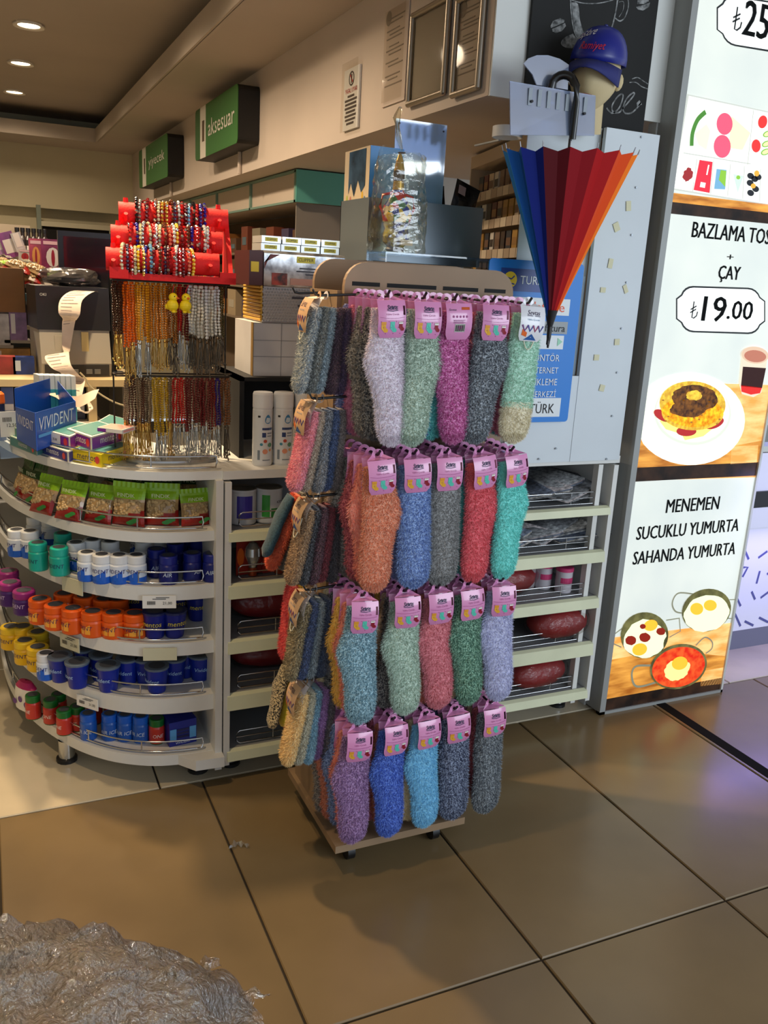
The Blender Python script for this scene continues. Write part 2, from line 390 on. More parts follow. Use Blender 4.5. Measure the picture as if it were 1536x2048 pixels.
# jog in the lowest shelf beside the end post
MB().prism([(.47, 2.5, .077), (.53, 2.425, .077), (.62, 2.42, .077), (.62, 2.6, .077), (.47, 2.6, .077)], (0, 0, .035), WHITE).build('shelf_lip', curve)
MB().box((.597, 2.452, .05), (.619, 2.95, 1.006), WHITE).build('end_panel', curve)
bk = MB(); bp_ = edge_path(.34)[::4]
for a, b in zip(bp_, bp_[1:]): bk.quad((a[0], a[1], .08), (b[0], b[1], .08), (b[0], b[1], 1.006), (a[0], a[1], 1.006), M('shelf_back', (150, 150, 150), .7))
bk.build('back_panel', curve)
for (x, y) in ((.172, 2.755), (.565, 2.555), (.05, 3.5)):
    MB().lathe([(.034, 0), (.034, .012), (.026, .016), (.026, .078)], CHROME, (x, y, 0), 14, mats=[BLACK, BLACK, CHROME]).build('foot', curve)
def rail_path(z, d, x0): return [(x, y, z) for x, y in edge_path(d) if x < x0]
for zt, x0 in [(1.032, .615)] + [(z, .575) for z, _ in SHELVES]:
    r = MB(); hi, lo = zt+.042, zt+.008
    top = rail_path(hi, .016, x0); bot = rail_path(lo, .016, x0)
    r.tube(bot[::-1] + [((bot[0][0]+.004), bot[0][1], (hi+lo)/2)] + top, .0028, CHROME, 6)
    for k in (9, 18, 27, 36): r.cyl(bot[k], top[k], .0024, CHROME, n=6)
    r.build('chrome_rail', curve)
def price_label(cx, cy, z0, z1, w, m, printed=True):
    """a price card on the shelf edge; (cx, cy) is a direction point measured on the curved edge"""
    i = near(cx, cy); n = ENRM[i]; s = Vector((-n.y, n.x, 0)); c = Vector((EDGE[i][0], EDGE[i][1], 0)) + n*.004
    mb = MB(); mb.hexa([c - s*w/2 + Vector((0, 0, z0)) + n*.003, c + s*w/2 + Vector((0, 0, z0)) + n*.003,
                        c + s*w/2 + Vector((0, 0, z0)), c - s*w/2 + Vector((0, 0, z0))], z1-z0, m)
    h = z1-z0; f = c + n*.0042
    if printed:
        for k in range(9): mb.add([f - s*(w*.36-k*w*.028) + Vector((0, 0, z0+h*.3)), f - s*(w*.36-k*w*.028-w*.016) + Vector((0, 0, z0+h*.3)),
                                   f - s*(w*.36-k*w*.028-w*.016) + Vector((0, 0, z0+h*.58)), f - s*(w*.36-k*w*.028) + Vector((0, 0, z0+h*.58))], [(0,1,2,3)], INK)
        mb.text('21,00', f + s*w*.24 + Vector((0, 0, z0+h*.28)), s, (0, 0, 1), INK, h=h*.25)
        for k, (a_, b_) in enumerate(((-.1, .3), (-.2, .2))):
            zz = z0+h*(.84-.12*k); mb.add([f + s*w*a_ + Vector((0, 0, zz)), f + s*w*b_ + Vector((0, 0, zz)), f + s*w*b_ + Vector((0, 0, zz+h*.05)), f + s*w*a_ + Vector((0, 0, zz+h*.05))], [(0, 1, 2, 3)], INK)
    mb.build('price_label', curve)
CARD2 = M('old_label', (206, 202, 172), .5)
for px, py, z0, z1, w, m, pr in ((320, 1195, .615, .655, .098, PAPER, True), (110, 1180, .625, .672, .088, CARD2, False), (117, 1296, .432, .478, .088, CARD2, True),
                                 (318, 1306, .445, .485, .10, CARD2, False), (166, 1406, .25, .288, .086, PAPER, True)):
    p = P(px, py, Z=(z0+z1)/2); price_label(p.x, p.y, z0, z1, w, m, pr)

# ================================================================ straight shelving either side of the sock stand
def cabinet(x0, x1, label):
    t = thing('shelf_cabinet', label, 'cabinet', group='straight shelving under the till counter')
    for nm, a in (('side_panel', x0), ('side_panel', x1-.02)): MB().box((a, 2.452, .06), (a+.02, 2.9, 1.0), WHITE).build(nm, t)
    MB().box((x0+.02, 2.82, .08), (x1-.02, 2.835, 1.0), M('cabinet_back', (138, 142, 148), .6)).build('back_panel', t)
    for zt, zb in SHELVES:
        MB().box((x0+.02, 2.462, zt-.022), (x1-.02, 2.82, zt-.002), M('shelf_metal', (150, 152, 154), .5)).build('shelf', t)
        MB().prism([(x0+.012, 2.464, zt), (x0+.012, 2.448, zt-.006), (x0+.012, 2.442, zb), (x0+.012, 2.464, zb)], (x1-x0-.03, 0, 0), CREAM).build('price_rail', t)
        r = MB(); a, b = x0+.05, x1-.05; y = 2.478; hi, lo = zt+.05, zt+.006
        pts = [(a+.01, y, lo), (a, y, lo+.008), (a, y, hi-.008), (a+.01, y, hi), (b-.01, y, hi), (b, y, hi-.008), (b, y, lo+.008), (b-.01, y, lo), (a+.01, y, lo)]
        r.tube(pts, .0025, CHROME, 6); r.cyl((a, y, lo+.022), (b, y, lo+.022), .0018, CHROME, n=6)
        for k in (.2, .8): r.cyl((a+(b-a)*k, y, lo), (a+(b-a)*k, y, hi), .002, CHROME, n=6)
        r.build('wire_rail', t)
    for x in (x0+.05, x1-.07):
        MB().lathe([(.034, 0), (.034, .012), (.026, .016), (.026, .078)], CHROME, (x, 2.56, 0), 14, mats=[BLACK, BLACK, CHROME]).build('foot', t)
    return t
cabL = cabinet(.624, 1.34, 'white shelf cabinet with paint tins and red packs, left of the sock stand')
cabR = cabinet(1.345, 2.075, 'white shelf cabinet with newspapers and red cushions, right of the sock stand')
MB().box((2.00, 2.47, .05), (2.02, 2.50, 1.0), WHITE).build('upright', cabR)
top = MB().box((.62, 2.462, 1.006), (2.085, 2.95, 1.032), WHITE)
tag(top.build('counter_top'), 'white straight counter top running behind the sock stand', 'counter')

# ================================================================ packs and jars on the curved shelves
def jar_kind(name, body, cap, prof_body, prof_cap, text=None, tcol=None, band=None, tin=.0, gloss=.3):
    mb = MB()
    bm = M('jar_'+name, body, gloss); mats = None
    if band: mats = [M('jar_%s_band%d' % (name, i), c, gloss) for i, c in enumerate(band)]
    mb.lathe(prof_body, bm, n=16, mats=mats)
    mb.poly([(x, y, prof_body[0][1]) for x, y in reversed(arc(0, 0, prof_body[0][0], 0, 337.5, 15))], bm)
    cap_m = M('cap_'+name, cap, .35)
    cb = MB().lathe(prof_cap, cap_m, n=16)
    cb.poly([(x, y, prof_cap[-1][1]) for x, y in arc(0, 0, prof_cap[-1][0], 0, 337.5, 15)], cap_m)
    cb.poly([(x, y, prof_cap[-1][1]+.0006) for x, y in arc(0, 0, prof_cap[-1][0]*.72, 0, 337.5, 15)], M('cap_sticker', (70, 74, 84), .4))
    tb = None
    if text:
        g, fs, asp = text_geo(text, .15); r = prof_body[2][0]+.0006; zc = tin or .032; h = .0125; w = min(h*asp, r*2.5); h = w/asp
        tb = MB().add([(r*math.sin((x-.5)*w/r), -r*math.cos((x-.5)*w/r), zc + (y-.5)*h) for x, y in g], fs, M('lab_%s' % str(tcol), tcol, .4))
        if name in ('white', 'orange'):
            a = [(r*math.sin(q), -r*math.cos(q)) for q in (-.9, -.5, 0, .5, .9)]
            tb.add([(x, y, .012) for x, y in a] + [(x, y, .012+.008*k) for k, (x, y) in enumerate(a)], [(i, i+1, 6+i, 5+i) for i in range(4)],
                   M('swoosh_'+name, (30, 96, 200) if name == 'white' else (250, 170, 60), .4))
    return mb.mesh('jar'), cb.mesh('lid'), tb.mesh('lettering') if tb else None
BODY = [(.0285, .0), (.0295, .004), (.0295, .056), (.026, .061)]
CAP = [(.0265, .061), (.0275, .064), (.0275, .084), (.0255, .087)]
WB, WC = [(.0345, 0), (.036, .004), (.036, .046), (.033, .053)], [(.033, .053), (.035, .056), (.035, .074), (.032, .078)]
CUP, CUPC = [(.026, 0), (.028, .004), (.036, .076), (.037, .08)], [(.0385, .08), (.0385, .086), (.036, .087)]
TALL, TALLC = [(.0255, 0), (.027, .004), (.027, .058), (.024, .064)], [(.0245, .064), (.0255, .066), (.0255, .086), (.0235, .089)]
KIND = {
 'white': jar_kind('white', (226, 230, 236), (226, 228, 230), [(.0285, 0), (.0295, .004), (.0295, .022), (.0295, .056), (.026, .061)], CAP, 'VIVIDENT', (40, 30, 110), [(30, 96, 200), (30, 96, 200), (218, 226, 238), (220, 224, 230)], tin=.04),
 'teal': jar_kind('teal', (24, 160, 140), (30, 170, 148), BODY, CAP, 'VIVIDENT', (20, 60, 90)),
 'navy': jar_kind('navy', (20, 30, 110), (22, 34, 128), BODY, CAP, 'AIR', (200, 215, 235)),
 'orange': jar_kind('orange', (226, 92, 26), (232, 92, 20), WB, WC, 'VIVIDENT', (60, 20, 90)),
 'purple': jar_kind('purple', (70, 30, 110), (150, 40, 120), WB, WC, 'VIVIDENT', (210, 190, 230)),
 'cup': jar_kind('cup', (18, 42, 150), (96, 110, 128), CUP, CUPC, 'Vivident', (170, 205, 245), tin=.045),
 'pouch': jar_kind('pouch', (20, 34, 130), (30, 40, 90), CUP, CUPC, 'mentos', (238, 214, 60), tin=.05),
 'yellow': jar_kind('yellow', (232, 184, 24), (236, 196, 40), WB, WC, 'VIVIDENT', (60, 40, 100)),
 'blue': jar_kind('blue', (30, 90, 180), (24, 96, 200), TALL, TALLC, 'AIR ICE', (220, 232, 245)),
 'green': jar_kind('green', (30, 96, 48), (20, 104, 40), TALL, TALLC, 'ONE', (236, 226, 220), [(30, 96, 48), (196, 52, 40), (196, 52, 40), (30, 96, 48)][:3]),
}
DESC = {'white': 'white-capped gum jar with blue foot', 'teal': 'teal gum jar', 'navy': 'navy gum jar lettered AIR', 'orange': 'orange gum jar with wide cap',
        'purple': 'purple gum jar with magenta cap', 'cup': 'blue tapered gum tub', 'pouch': 'navy sweet tub with yellow lettering', 'yellow': 'yellow gum jar',
        'blue': 'bright blue gum jar', 'green': 'green-capped jar with red label'}
ROWS = {
 .679: [('white', [(23, 1116), (50, 1119), (143, 1144), (166, 1166), (197, 1171), (233, 1172), (269, 1172)], 'front'),
        ('white', [(60, 1088), (90, 1092), (176, 1138), (213, 1142), (270, 1118), (283, 1142), (316, 1132), (296, 1112)], 'back'),
        ('teal', [(66, 1145), (109, 1155)], 'front'), ('teal', [(116, 1124)], 'back'),
        ('navy', [(311, 1159), (337, 1173), (387, 1167), (427, 1168)], 'front'), ('navy', [(352, 1146), (375, 1130), (344, 1118), (398, 1138), (424, 1136), (407, 1112)], 'back')],
 .494: [('purple', [(10, 1214), (38, 1232)], 'front'), ('purple', [(6, 1190)], 'back'),
        ('orange', [(70, 1250), (102, 1262), (137, 1270), (178, 1277), (221, 1280), (265, 1281)], 'front'),
        ('orange', [(120, 1238), (160, 1244), (200, 1250), (228, 1250)], 'back'),
        ('pouch', [(308, 1282), (350, 1280)], 'front'), ('pouch', [(262, 1232), (325, 1240), (357, 1238), (397, 1246)], 'back')],
 .31: [('yellow', [(12, 1300), (40, 1330), (66, 1344)], 'front'), ('yellow', [(36, 1300), (66, 1312)], 'back'),
       ('white', [(82, 1363)], 'front'),
       ('cup', [(111, 1368), (146, 1381), (209, 1388), (312, 1391)], 'front'), ('cup', [(160, 1352), (194, 1366), (250, 1373), (288, 1374), (350, 1373), (372, 1360), (403, 1366)], 'back')],
 .113: [('green', [(56, 1442), (119, 1474), (312, 1493)], 'front'), ('green', [(92, 1452), (108, 1440), (146, 1466), (180, 1452), (215, 1446)], 'back'),
        ('blue', [(168, 1484), (212, 1485), (244, 1487), (277, 1490)], 'front')],
}
SHN = {.848: 'top', .679: 'second', .494: 'third', .31: 'fourth', .113: 'lowest'}
for z, rows in ROWS.items():
    for kind, pts, depth in rows:
        jm, lm, tm = KIND[kind]; pts = sorted(pts)
        for i, (px, py) in enumerate(pts):
            p = P(px, py-4, Z=z); dd = outn(p.x, p.y); p = p - dd*.02
            if len(pts) == 1: w = 'lone'
            elif i == len(pts)-1: w = 'rightmost'
            elif i == 0: w = 'leftmost'
            else: w = ORD[i]+' from left'
            lab = f"{DESC[kind]}, {w} in the {depth} row, {SHN[z]} curved shelf"
            o = bpy.data.objects.new('gum_jar', jm); COL.objects.link(o); o.location = (p.x, p.y, z+.0005)
            o.rotation_euler.z = math.atan2(dd.y, dd.x)+PI/2 + random.uniform(-.5, .5)
            sc_ = 1.0 if kind != 'green' else .95; o.scale = (sc_,)*3
            tag(o, lab, 'jar', f"{DESC[kind]}s on the {SHN[z]} curved shelf")
            part('lid', lm, o)
            if tm: part('lettering', tm, o)

# nut bags on the top curved shelf
NB_G = M('bag_green', (156, 206, 36), .3, noise=.15, nscale=20, bump=.15, bscale=40); NB_R = M('bag_red', (168, 30, 24), .3, noise=.3, nscale=15, bump=.15, bscale=40)
NB_C = M('bag_window', (196, 158, 104), .25, noise=.25, nscale=40, coat=.4); NUT = M('hazelnut', (214, 180, 128), .35, noise=.25, nscale=60)
NB_D = M('bag_darkgreen', (40, 92, 30), .3, noise=.4, nscale=20, bump=.15, bscale=40)
def nut_bag_meshes(dark=False):
    W_, H_ = .105, .115; nu, nv = 12, 14; g = NB_D if dark else NB_G
    def pt(u, v, s):
        t = 4*u*(1-u); b = math.sin(PI*min(1, v*1.08))**.6 if v < .92 else .05
        return ((u-.5)*W_*(1-.06*math.sin(PI*v)), s*.026*t**.6*b*(1-.4*v), v*H_)
    mb = MB()
    for s in (-1, 1):
        vs = [pt(i/nu, j/nv, s) for j in range(nv+1) for i in range(nu+1)]
        for j in range(nv):
            for i in range(nu):
                a = j*(nu+1)+i; f = (a, a+1, a+nu+2, a+nu+1) if s < 0 else (a+nu+1, a+nu+2, a+1, a)
                u, v = i/nu, j/nv; m = g if v > .68 else (NB_R if v < .16+.22*u else NB_C)
                mb.add([vs[k] for k in f], [(0,1,2,3)], m, True)
    seal = MB(); n = 14
    seal.add([((i/n-.5)*W_*1.02, -.001+.002*(i % 2), H_) for i in range(n+1)] + [((i/n-.5)*W_*1.02, .002*(i % 2), H_+.016) for i in range(n+1)],
             [(i, i+1, n+2+i, n+1+i) for i in range(n)], g)
    nuts = MB(); rnd = random.Random(5)
    for k in range(60):
        u, v = rnd.uniform(.1, .9), rnd.uniform(.2, .66)
        if v < .2+.22*u: continue
        x, y, z = pt(u, v, -1); nuts.ball((x, y+.001, z), .0062, NUT, 6, 4)
    lt = MB().text('FINDIK', (0, -.0195, H_*.76), (1, 0, 0), (0, -.3, 1), M('bag_letter', (220, 226, 190), .4), w=.055)
    lf = MB()
    for k in range(3):
        c = (.016+.009*k, -.0235-.001*k, .012+.005*k)
        lf.poly([(c[0]+.012*math.cos(q), c[1], c[2]+.006*math.sin(q)) for q in [i*PI/5 for i in range(10)]], GREENP)
    return [(a.mesh(n_), n_) for a, n_ in ((mb, 'bag'), (seal, 'seal_strip'), (nuts, 'nuts'), (lt, 'lettering'), (lf, 'leaf_print'))]
NB = {False: nut_bag_meshes(), True: nut_bag_meshes(True)}
def nut_bag(px, py, z, lab, dark=False, lean=-.2, turn=0, sc=1.0, push=.03, roll_=0, face=None, grp='bags of nuts on the top curved shelf'):
    p = P(px, py, Z=z); dd = outn(p.x, p.y); p -= dd*push
    o = bpy.data.objects.new('nut_bag', NB[dark][0][0]); COL.objects.link(o); o.location = (p.x, p.y, z)
    rz = (math.atan2(dd.y, dd.x)+PI/2 if face is None else face) + turn
    o.rotation_euler = (lean, roll_, rz); o.scale = (sc,)*3
    tag(o, lab, 'snack bag', grp)
    for me, n_ in NB[dark][1:]:
        q = part(n_, me, o)
        if n_ == 'nuts': q['kind'] = 'stuff'
    return o
for k, (px, py, tr, ln, sc, w) in enumerate(((62, 1030, .15, -.45, .95, 'leftmost full one of the front row, leaning back'), (118, 1044, .2, -.4, .92, 'second of the front row, leaning back'), (180, 1050, .1, -.35, .9, 'third of the front row'),
        (248, 1056, -.05, -.12, 1.0, 'fourth of the front row, upright'), (322, 1056, -.1, -.12, .98, 'fifth of the front row, with bright glare'), (396, 1056, .1, -.2, .86, 'rightmost of the front row'))):
    nut_bag(px, py, .85, 'green and red bag of nuts, ' + w, lean=ln, turn=tr, sc=sc)
for k, (px, py, w) in enumerate(((8, 1000, 'far left edge'), (30, 1012, 'behind the leftmost'), (120, 1018, 'behind the second'), (190, 1020, 'behind the third'), (250, 1024, 'behind the fourth'), (320, 1026, 'behind the fifth'), (392, 1028, 'behind the rightmost'))):
    nut_bag(px, py, .85, 'dark green bag of nuts standing ' + w + ' front bag', dark=True, lean=-.3, turn=random.uniform(-.3, .3), sc=1.0, push=.05)

# blue gum boxes and a pouch on the lowest shelf
def gum_carton(px, py, z, label, back):
    p = P(px, py, Z=z); t = thing('gum_carton', label, 'box', (p.x+back*.0, p.y+.03+back, z), rz=.12, group='blue gum cartons on the lowest curved shelf')
    MB().box((-.045, -.02, 0), (.045, .05, .085), M('carton_blue', (22, 36, 140), .4)).build('box', t)
    f = MB().box((-.043, -.0212, .02), (-.022, -.0202, .06), M('carton_light', (96, 170, 230), .4)).box((.022, -.0212, .02), (.043, -.0202, .06), M('carton_light', (0, 0, 0)))
    f.text('VIVIDENT', (0, -.0214, .006), (1, 0, 0), (0, 0, 1), M('carton_white', (220, 226, 240), .4), w=.05)
    for k in range(3): f.box((-.02, -.0212, .026+.012*k), (.02, -.0204, .034+.012*k), M('carton_dark', (14, 20, 84), .4))
    f.build('print', t)
gum_carton(366, 1492, .113, 'blue gum carton at the right end of the lowest curved shelf', 0)
gum_carton(366, 1492, .113, 'blue gum carton standing behind the one at the right end', .09)
p = P(30, 1424, Z=.113); t = thing('wipes_pouch', 'white and magenta pouch leaning at left of the lowest curved shelf', 'pouch', (p.x+.04, p.y+.02, .113), rz=-1.0)
mb = MB(); mb.lathe([(.055, 0), (.058, .03), (.05, .08), (.03, .1), (.004, .104)], PAPER, n=14, sy=.45, mats=[PAPER, PAPER, M('pouch_magenta', (190, 30, 100), .4), M('pouch_magenta', (0, 0, 0))]).build('pouch', t)
l = MB()
for k in range(3): l.poly([(-.03+.03*k+.011*math.cos(q), -.0266, .028+.014*(k % 2)+.011*math.sin(q)) for q in [i*PI/5 for i in range(10)]], M('pouch_violet', (90, 40, 130), .4))
l.build('print', t)

# ================================================================ the sock stand
MDF = M('stand_board', (150, 124, 96), .6, noise=.08, nscale=6)
SX0, SX1, SY0, SY1 = .80, 1.31, 2.06, 2.22
stand = thing('sock_display_stand', 'brown board sock stand on castors, hung with sock pairs on black hooks', 'stand', (1.05, 2.1, 0))
def sp(mb, name): return mb.build(name, stand, (-1.05, -2.1, 0))
def board_y(y, x0, x1, z0, z1, th=.016, r=.06):
    pts = [(x0, y, z0), (x1, y, z0)] + [(a, y, b) for a, b in arc(x1-r, z1-r, r, 0, 90, 6)] + [(a, y, b) for a, b in arc(x0+r, z1-r, r, 90, 180, 6)]
    return MB().prism(pts, (0, th, 0), MDF)
sp(board_y(SY0, SX0+.02, SX1, .10, 1.642), 'front_board'); sp(board_y(SY1+.06, SX0+.02, SX1, .10, 1.65), 'rear_board')
for x in (SX0, SX1-.016): sp(MB().box((x+.008, SY0+.017, .1), (x+.022, SY1+.058, 1.57), MDF), 'side_board')
sp(MB().box((SX0-.005, 1.893, .078), (1.20, 2.31, .1), MDF), 'base_board')
for x in (.865, 1.135):
    for y in (1.965, 2.25):
        w = MB().cyl((x-.011, y, .028), (x+.011, y, .028), .028, BLACK, n=16)
        w.box((x-.016, y-.012, .03), (x-.012, y+.018, .075), BLACK).box((x+.012, y-.012, .03), (x+.016, y+.018, .075), BLACK).cyl((x, y+.01, .06), (x, y+.01, .079), .02, BLACK)
        sp(w, 'castor')
FRONT_Z = [1.562, 1.188, .828, .464]
SIDE_Z = [1.556, 1.312, 1.066, .818, .566]
COLX = [[.855, .950, 1.032, 1.138, 1.243], [.853, .951, 1.040, 1.137, 1.232], [.832, .950, 1.044, 1.137, 1.238], [.836, .938, 1.036, 1.128, 1.243]]
hk = MB(); pts = [(0, .195, .012), (0, .03, .006), (0, .008, .008), (0, -.004, .02)]
hk.tube(pts, .0035, BLACK, 6); HOOK = hk.mesh('hook')
slots = []
for r, z in enumerate(FRONT_Z):
    for c in range(5): part('hook', HOOK, stand, (COLX[r][c]-1.05, 1.872-2.1, z-.004))
    for a, b in ((.84, .915), (.935, 1.075), (1.095, 1.20), (1.22, 1.285)):
        sp(MB().box((a, SY0-.001, z+.022), (b, SY0+.003, z+.032), MATTBLACK), 'slot')  # flush black bars stand in for the shade of open slots
SIDE_Y = [1.985, 2.135]
for r, z in enumerate(SIDE_Z):
    for y in SIDE_Y:
        part('hook', HOOK, stand, (.712-1.05, y-2.1, z-.004), (0, 0, -PI/2), (1, .55, 1))

# ---- sock meshes: a lofted body covered in loose pile, cuff at the hook
def sock_outline(t, heel):
    K = [0, .12, .22, .30, .37, .46, .56, .70, .84, .92, .97, 1.0]
    L0 = [-.033, -.034, -.038, -.046, -.051, -.046, -.034, -.025, -.022, -.017, -.008, .008]
    R0 = [.034, .035, .035, .036, .037, .038, .041, .046, .048, .046, .038, .018]
    if heel == 0:
        L0 = [-.034, -.035, -.036, -.038, -.039, -.038, -.036, -.037, -.038, -.034, -.024, -.006]
        R0 = [.034, .035, .036, .037, .038, .038, .038, .039, .039, .035, .025, .006]
    for i in range(len(K)-1):
        if t <= K[i+1]:
            f = (t-K[i])/(K[i+1]-K[i]); f = f*f*(3-2*f)*.5+f*.5
            l, r = L0[i]+(L0[i+1]-L0[i])*f, R0[i]+(R0[i+1]-R0[i])*f; break
    return (l, r) if heel <= 0 else (-r, -l)
def sock_mesh(heel, L, nh, seed, wid=1.0, toe=None, hl=.0085):
    rnd = random.Random(seed); nr, ns = 22, 12
    base, toem = SOCKM, TOEM
    def surf(t, a):
        l, r = sock_outline(t, heel); c = (l+r)/2; h = (r-l)/2*wid
        th = .0135*min(1, .55+t*3)*(1 if t < .9 else max(.25, 1-(t-.9)*6))
        return Vector((c*wid + h*math.cos(a), th*math.sin(a)*(1+.06*math.sin(t*23+seed)), -.022-t*(L-.022)))
    mb = MB()
    vs = [surf(j/nr, 2*PI*i/ns) for j in range(nr+1) for i in range(ns)]
    cut = int(toe*nr) if toe else nr
    for j0, j1, m in ((0, cut, base), (cut, nr, toem)):
        if j1 > j0: mb.add(vs[j0*ns:(j1+1)*ns], [(j*ns+i, (j+1)*ns+i, (j+1)*ns+(i+1) % ns, j*ns+(i+1) % ns) for j in range(j1-j0) for i in range(ns)], m, True)
    mb.add(vs[:ns], [tuple(range(ns))], base); mb.add(vs[-ns:], [tuple(range(ns-1, -1, -1))], toem if toe else base)
    for k in range(nh):
        t = rnd.random()**.95
        if rnd.random() < .12: t = rnd.uniform(.93, 1)
        a = rnd.uniform(0, 2*PI); p = surf(t, a)
        n = (surf(t, a+.1) - surf(t, a-.1)).cross(surf(max(0, t-.02), a) - surf(min(1, t+.02), a)); n.normalize()
        if n.dot(p - Vector((sum(sock_outline(t, heel))/2*wid, 0, p.z))) < 0: n = -n
        if t > .97: n = (n + Vector((0, 0, -1.2))).normalized()
        d = (n*rnd.uniform(.5, 1.1) + Vector((rnd.gauss(0, .4), rnd.gauss(0, .3), rnd.gauss(-.45, .4)))).normalized()
        s = d.cross(Vector((rnd.gauss(0, 1), rnd.gauss(0, 1), rnd.gauss(0, 1)))).normalized()*rnd.uniform(.0006, .0012)
        q = p + d*hl*rnd.uniform(.6, 1.35)
        mb.add([p-s, p+s, q], [(0, 1, 2)], toem if toe and t > toe else base)
    return mb.mesh('fluffy_sock')
def pile_mat(name, attr):
    m = bpy.data.materials.new(name); m.use_nodes = True; nt = m.node_tree; b = nt.nodes['Principled BSDF']
    oi = nt.nodes.new('ShaderNodeAttribute'); oi.attribute_type = 'OBJECT'; oi.attribute_name = attr+'_a'
    at = nt.nodes.new('ShaderNodeAttribute'); at.attribute_type = 'OBJECT'; at.attribute_name = attr+'_b'
    ge = nt.nodes.new('ShaderNodeNewGeometry'); mr = nt.nodes.new('ShaderNodeMapRange')
    mr.inputs[1].default_value = .46; mr.inputs[2].default_value = .58
    tc = nt.nodes.new('ShaderNodeTexCoord'); nz = nt.nodes.new('ShaderNodeTexNoise'); nz.inputs['Scale'].default_value = 230; nz.inputs['Detail'].default_value = 1
    nt.links.new(tc.outputs['Object'], nz.inputs['Vector']); ad = nt.nodes.new('ShaderNodeMix'); ad.data_type = 'FLOAT'; ad.inputs[0].default_value = .72
    nt.links.new(ge.outputs['Random Per Island'], ad.inputs[2]); nt.links.new(nz.outputs[0], ad.inputs[3])
    nt.links.new(ad.outputs[0], mr.inputs[0])
    mx = nt.nodes.new('ShaderNodeMix'); mx.data_type = 'RGBA'
    nt.links.new(mr.outputs[0], mx.inputs[0]); nt.links.new(oi.outputs['Color'], mx.inputs[6]); nt.links.new(at.outputs['Color'], mx.inputs[7])
    nt.links.new(mx.outputs[2], b.inputs['Base Color']); b.inputs['Roughness'].default_value = .8
    b.inputs['Specular IOR Level'].default_value = .2; b.inputs['Sheen Weight'].default_value = .25
    return m
SOCKM, TOEM = pile_mat('sock_pile', 'pile'), pile_mat('toe_pile', 'toe')
SM = {}
for h in (-1, 0, 1):
    SM['f', h] = sock_mesh(h, .345, 13000, 3+h, wid=1.1)
    SM['b', h] = sock_mesh(h, .335, 4500, 13+h, hl=.0095, wid=1.05)
SM['toe'] = sock_mesh(0, .345, 13000, 21, toe=.72, wid=1.1)
SM['side'] = sock_mesh(0, .235, 7000, 31, wid=1.0); SM['sidef'] = sock_mesh(-1, .235, 7000, 32, wid=.95)
SM['footie'] = sock_mesh(-1, .20, 1, 44, wid=.9, hl=.001)

# ---- header cards
PINK = M('card_pink', (214, 138, 186), .22, coat=.5); PINKB = M('card_pink_back', (196, 120, 170), .4)
def card_mesh(m, w=.062, h=.086):
    nx, ny = 8, 8; mb = MB()
    def bend(x, z): return -.0165 - .012*math.sin(min(1, max(0, -z/h))*PI)**.8 - .004*(1-(2*x/w)**2)
    rows = []
    for j in range(ny+1):
        z = -.004 - (h-.004)*j/ny
        hw = w/2 if j < ny-2 else w/2*(1 - .26*((j-ny+2)/2)**2)
        rows.append([(hw*(2*i/nx-1), bend(hw*(2*i/nx-1), z), z) for i in range(nx+1)])
    vs = [v for r in rows for v in r]
    mb.add(vs, [(j*(nx+1)+i, (j+1)*(nx+1)+i, (j+1)*(nx+1)+i+1, j*(nx+1)+i+1) for j in range(ny) for i in range(nx)], m, True)
    # hanging tab with its hole
    o = [(.0135*math.cos(a), .003, .004+.014*math.sin(a)) for a in [PI*k/8 for k in range(9)]]; i_ = [(.006*math.cos(a), .003, .004+.006*math.sin(a)) for a in [PI*k/8 for k in range(9)]]
    mb.add(o+i_, [(k, k+1, 10+k, 9+k) for k in range(8)], m)
    mb.add([(-.0135, .003, .004), (-.006, .003, .004), (-.006, .003, -.002), (.006, .003, -.002), (.006, .003, .004), (.0135, .003, .004), (w/2, -.0165, -.004), (-w/2, -.0165, -.004)],
           [(0, 1, 2, 7), (2, 3, 6, 7), (3, 4, 5, 6)], m)
    return mb.mesh('header_card'), bend
def warp(mb, bend, off=.0009):
    mb.v = [(x, bend(x, z) - off - y*0, z) for x, y, z in mb.v]; return mb
CARD, bend = card_mesh(PINK); CARDW, _ = card_mesh(M('card_white', (226, 226, 232), .25, coat=.4)); CARDC, _ = card_mesh(M('card_cream', (216, 176, 136), .4))
XD, ZD = (1, 0, 0), (0, 0, 1)
pr = MB(); dkp = M('card_logo', (40, 24, 70), .5); mp_ = M('card_text', (150, 50, 120), .5)
pr.text('Sevtas', (0, 0, -.024), XD, ZD, dkp, w=.024, h=.010, shear=.3)
for k in range(4): pr.text('Sevtas'[k], (-.009+.006*k, 0, -.0245), XD, ZD, dkp, h=.0085, shear=.3)
pr.ribbon([(-.012, 0, -.026), (0, 0, -.0275), (.012, 0, -.0255)], .0016, (0, 1, 0), dkp)
pr.text('Uyku Çorabı', (0, 0, -.037), XD, ZD, mp_, w=.028)
pr.ribbon([(x_, 0, -.040 - .003*(1-(x_/.03)**2)) for x_ in [-.028+.056*i/8 for i in range(9)]], .0006, (0, 1, 0), mp_)
pr.box((.0245, 0, -.036), (.029, .0001, -.016), M('card_size', (110, 20, 60), .5))
def mini_sock(cx, cz, m, cuff=None, s=1.0):
    pts = [(-.005, .010), (.004, .010), (.004, -.001), (.009, -.006), (.008, -.011), (.002, -.011), (-.005, -.003)]
    pr.poly([(cx+x*s, 0, cz+z*s) for x, z in reversed(pts)], m)
    if cuff: pr.poly([(cx+x*s, 0, cz+z*s) for x, z in reversed([(-.0055, .011), (.0045, .011), (.0045, .005), (-.0055, .005)])], cuff)
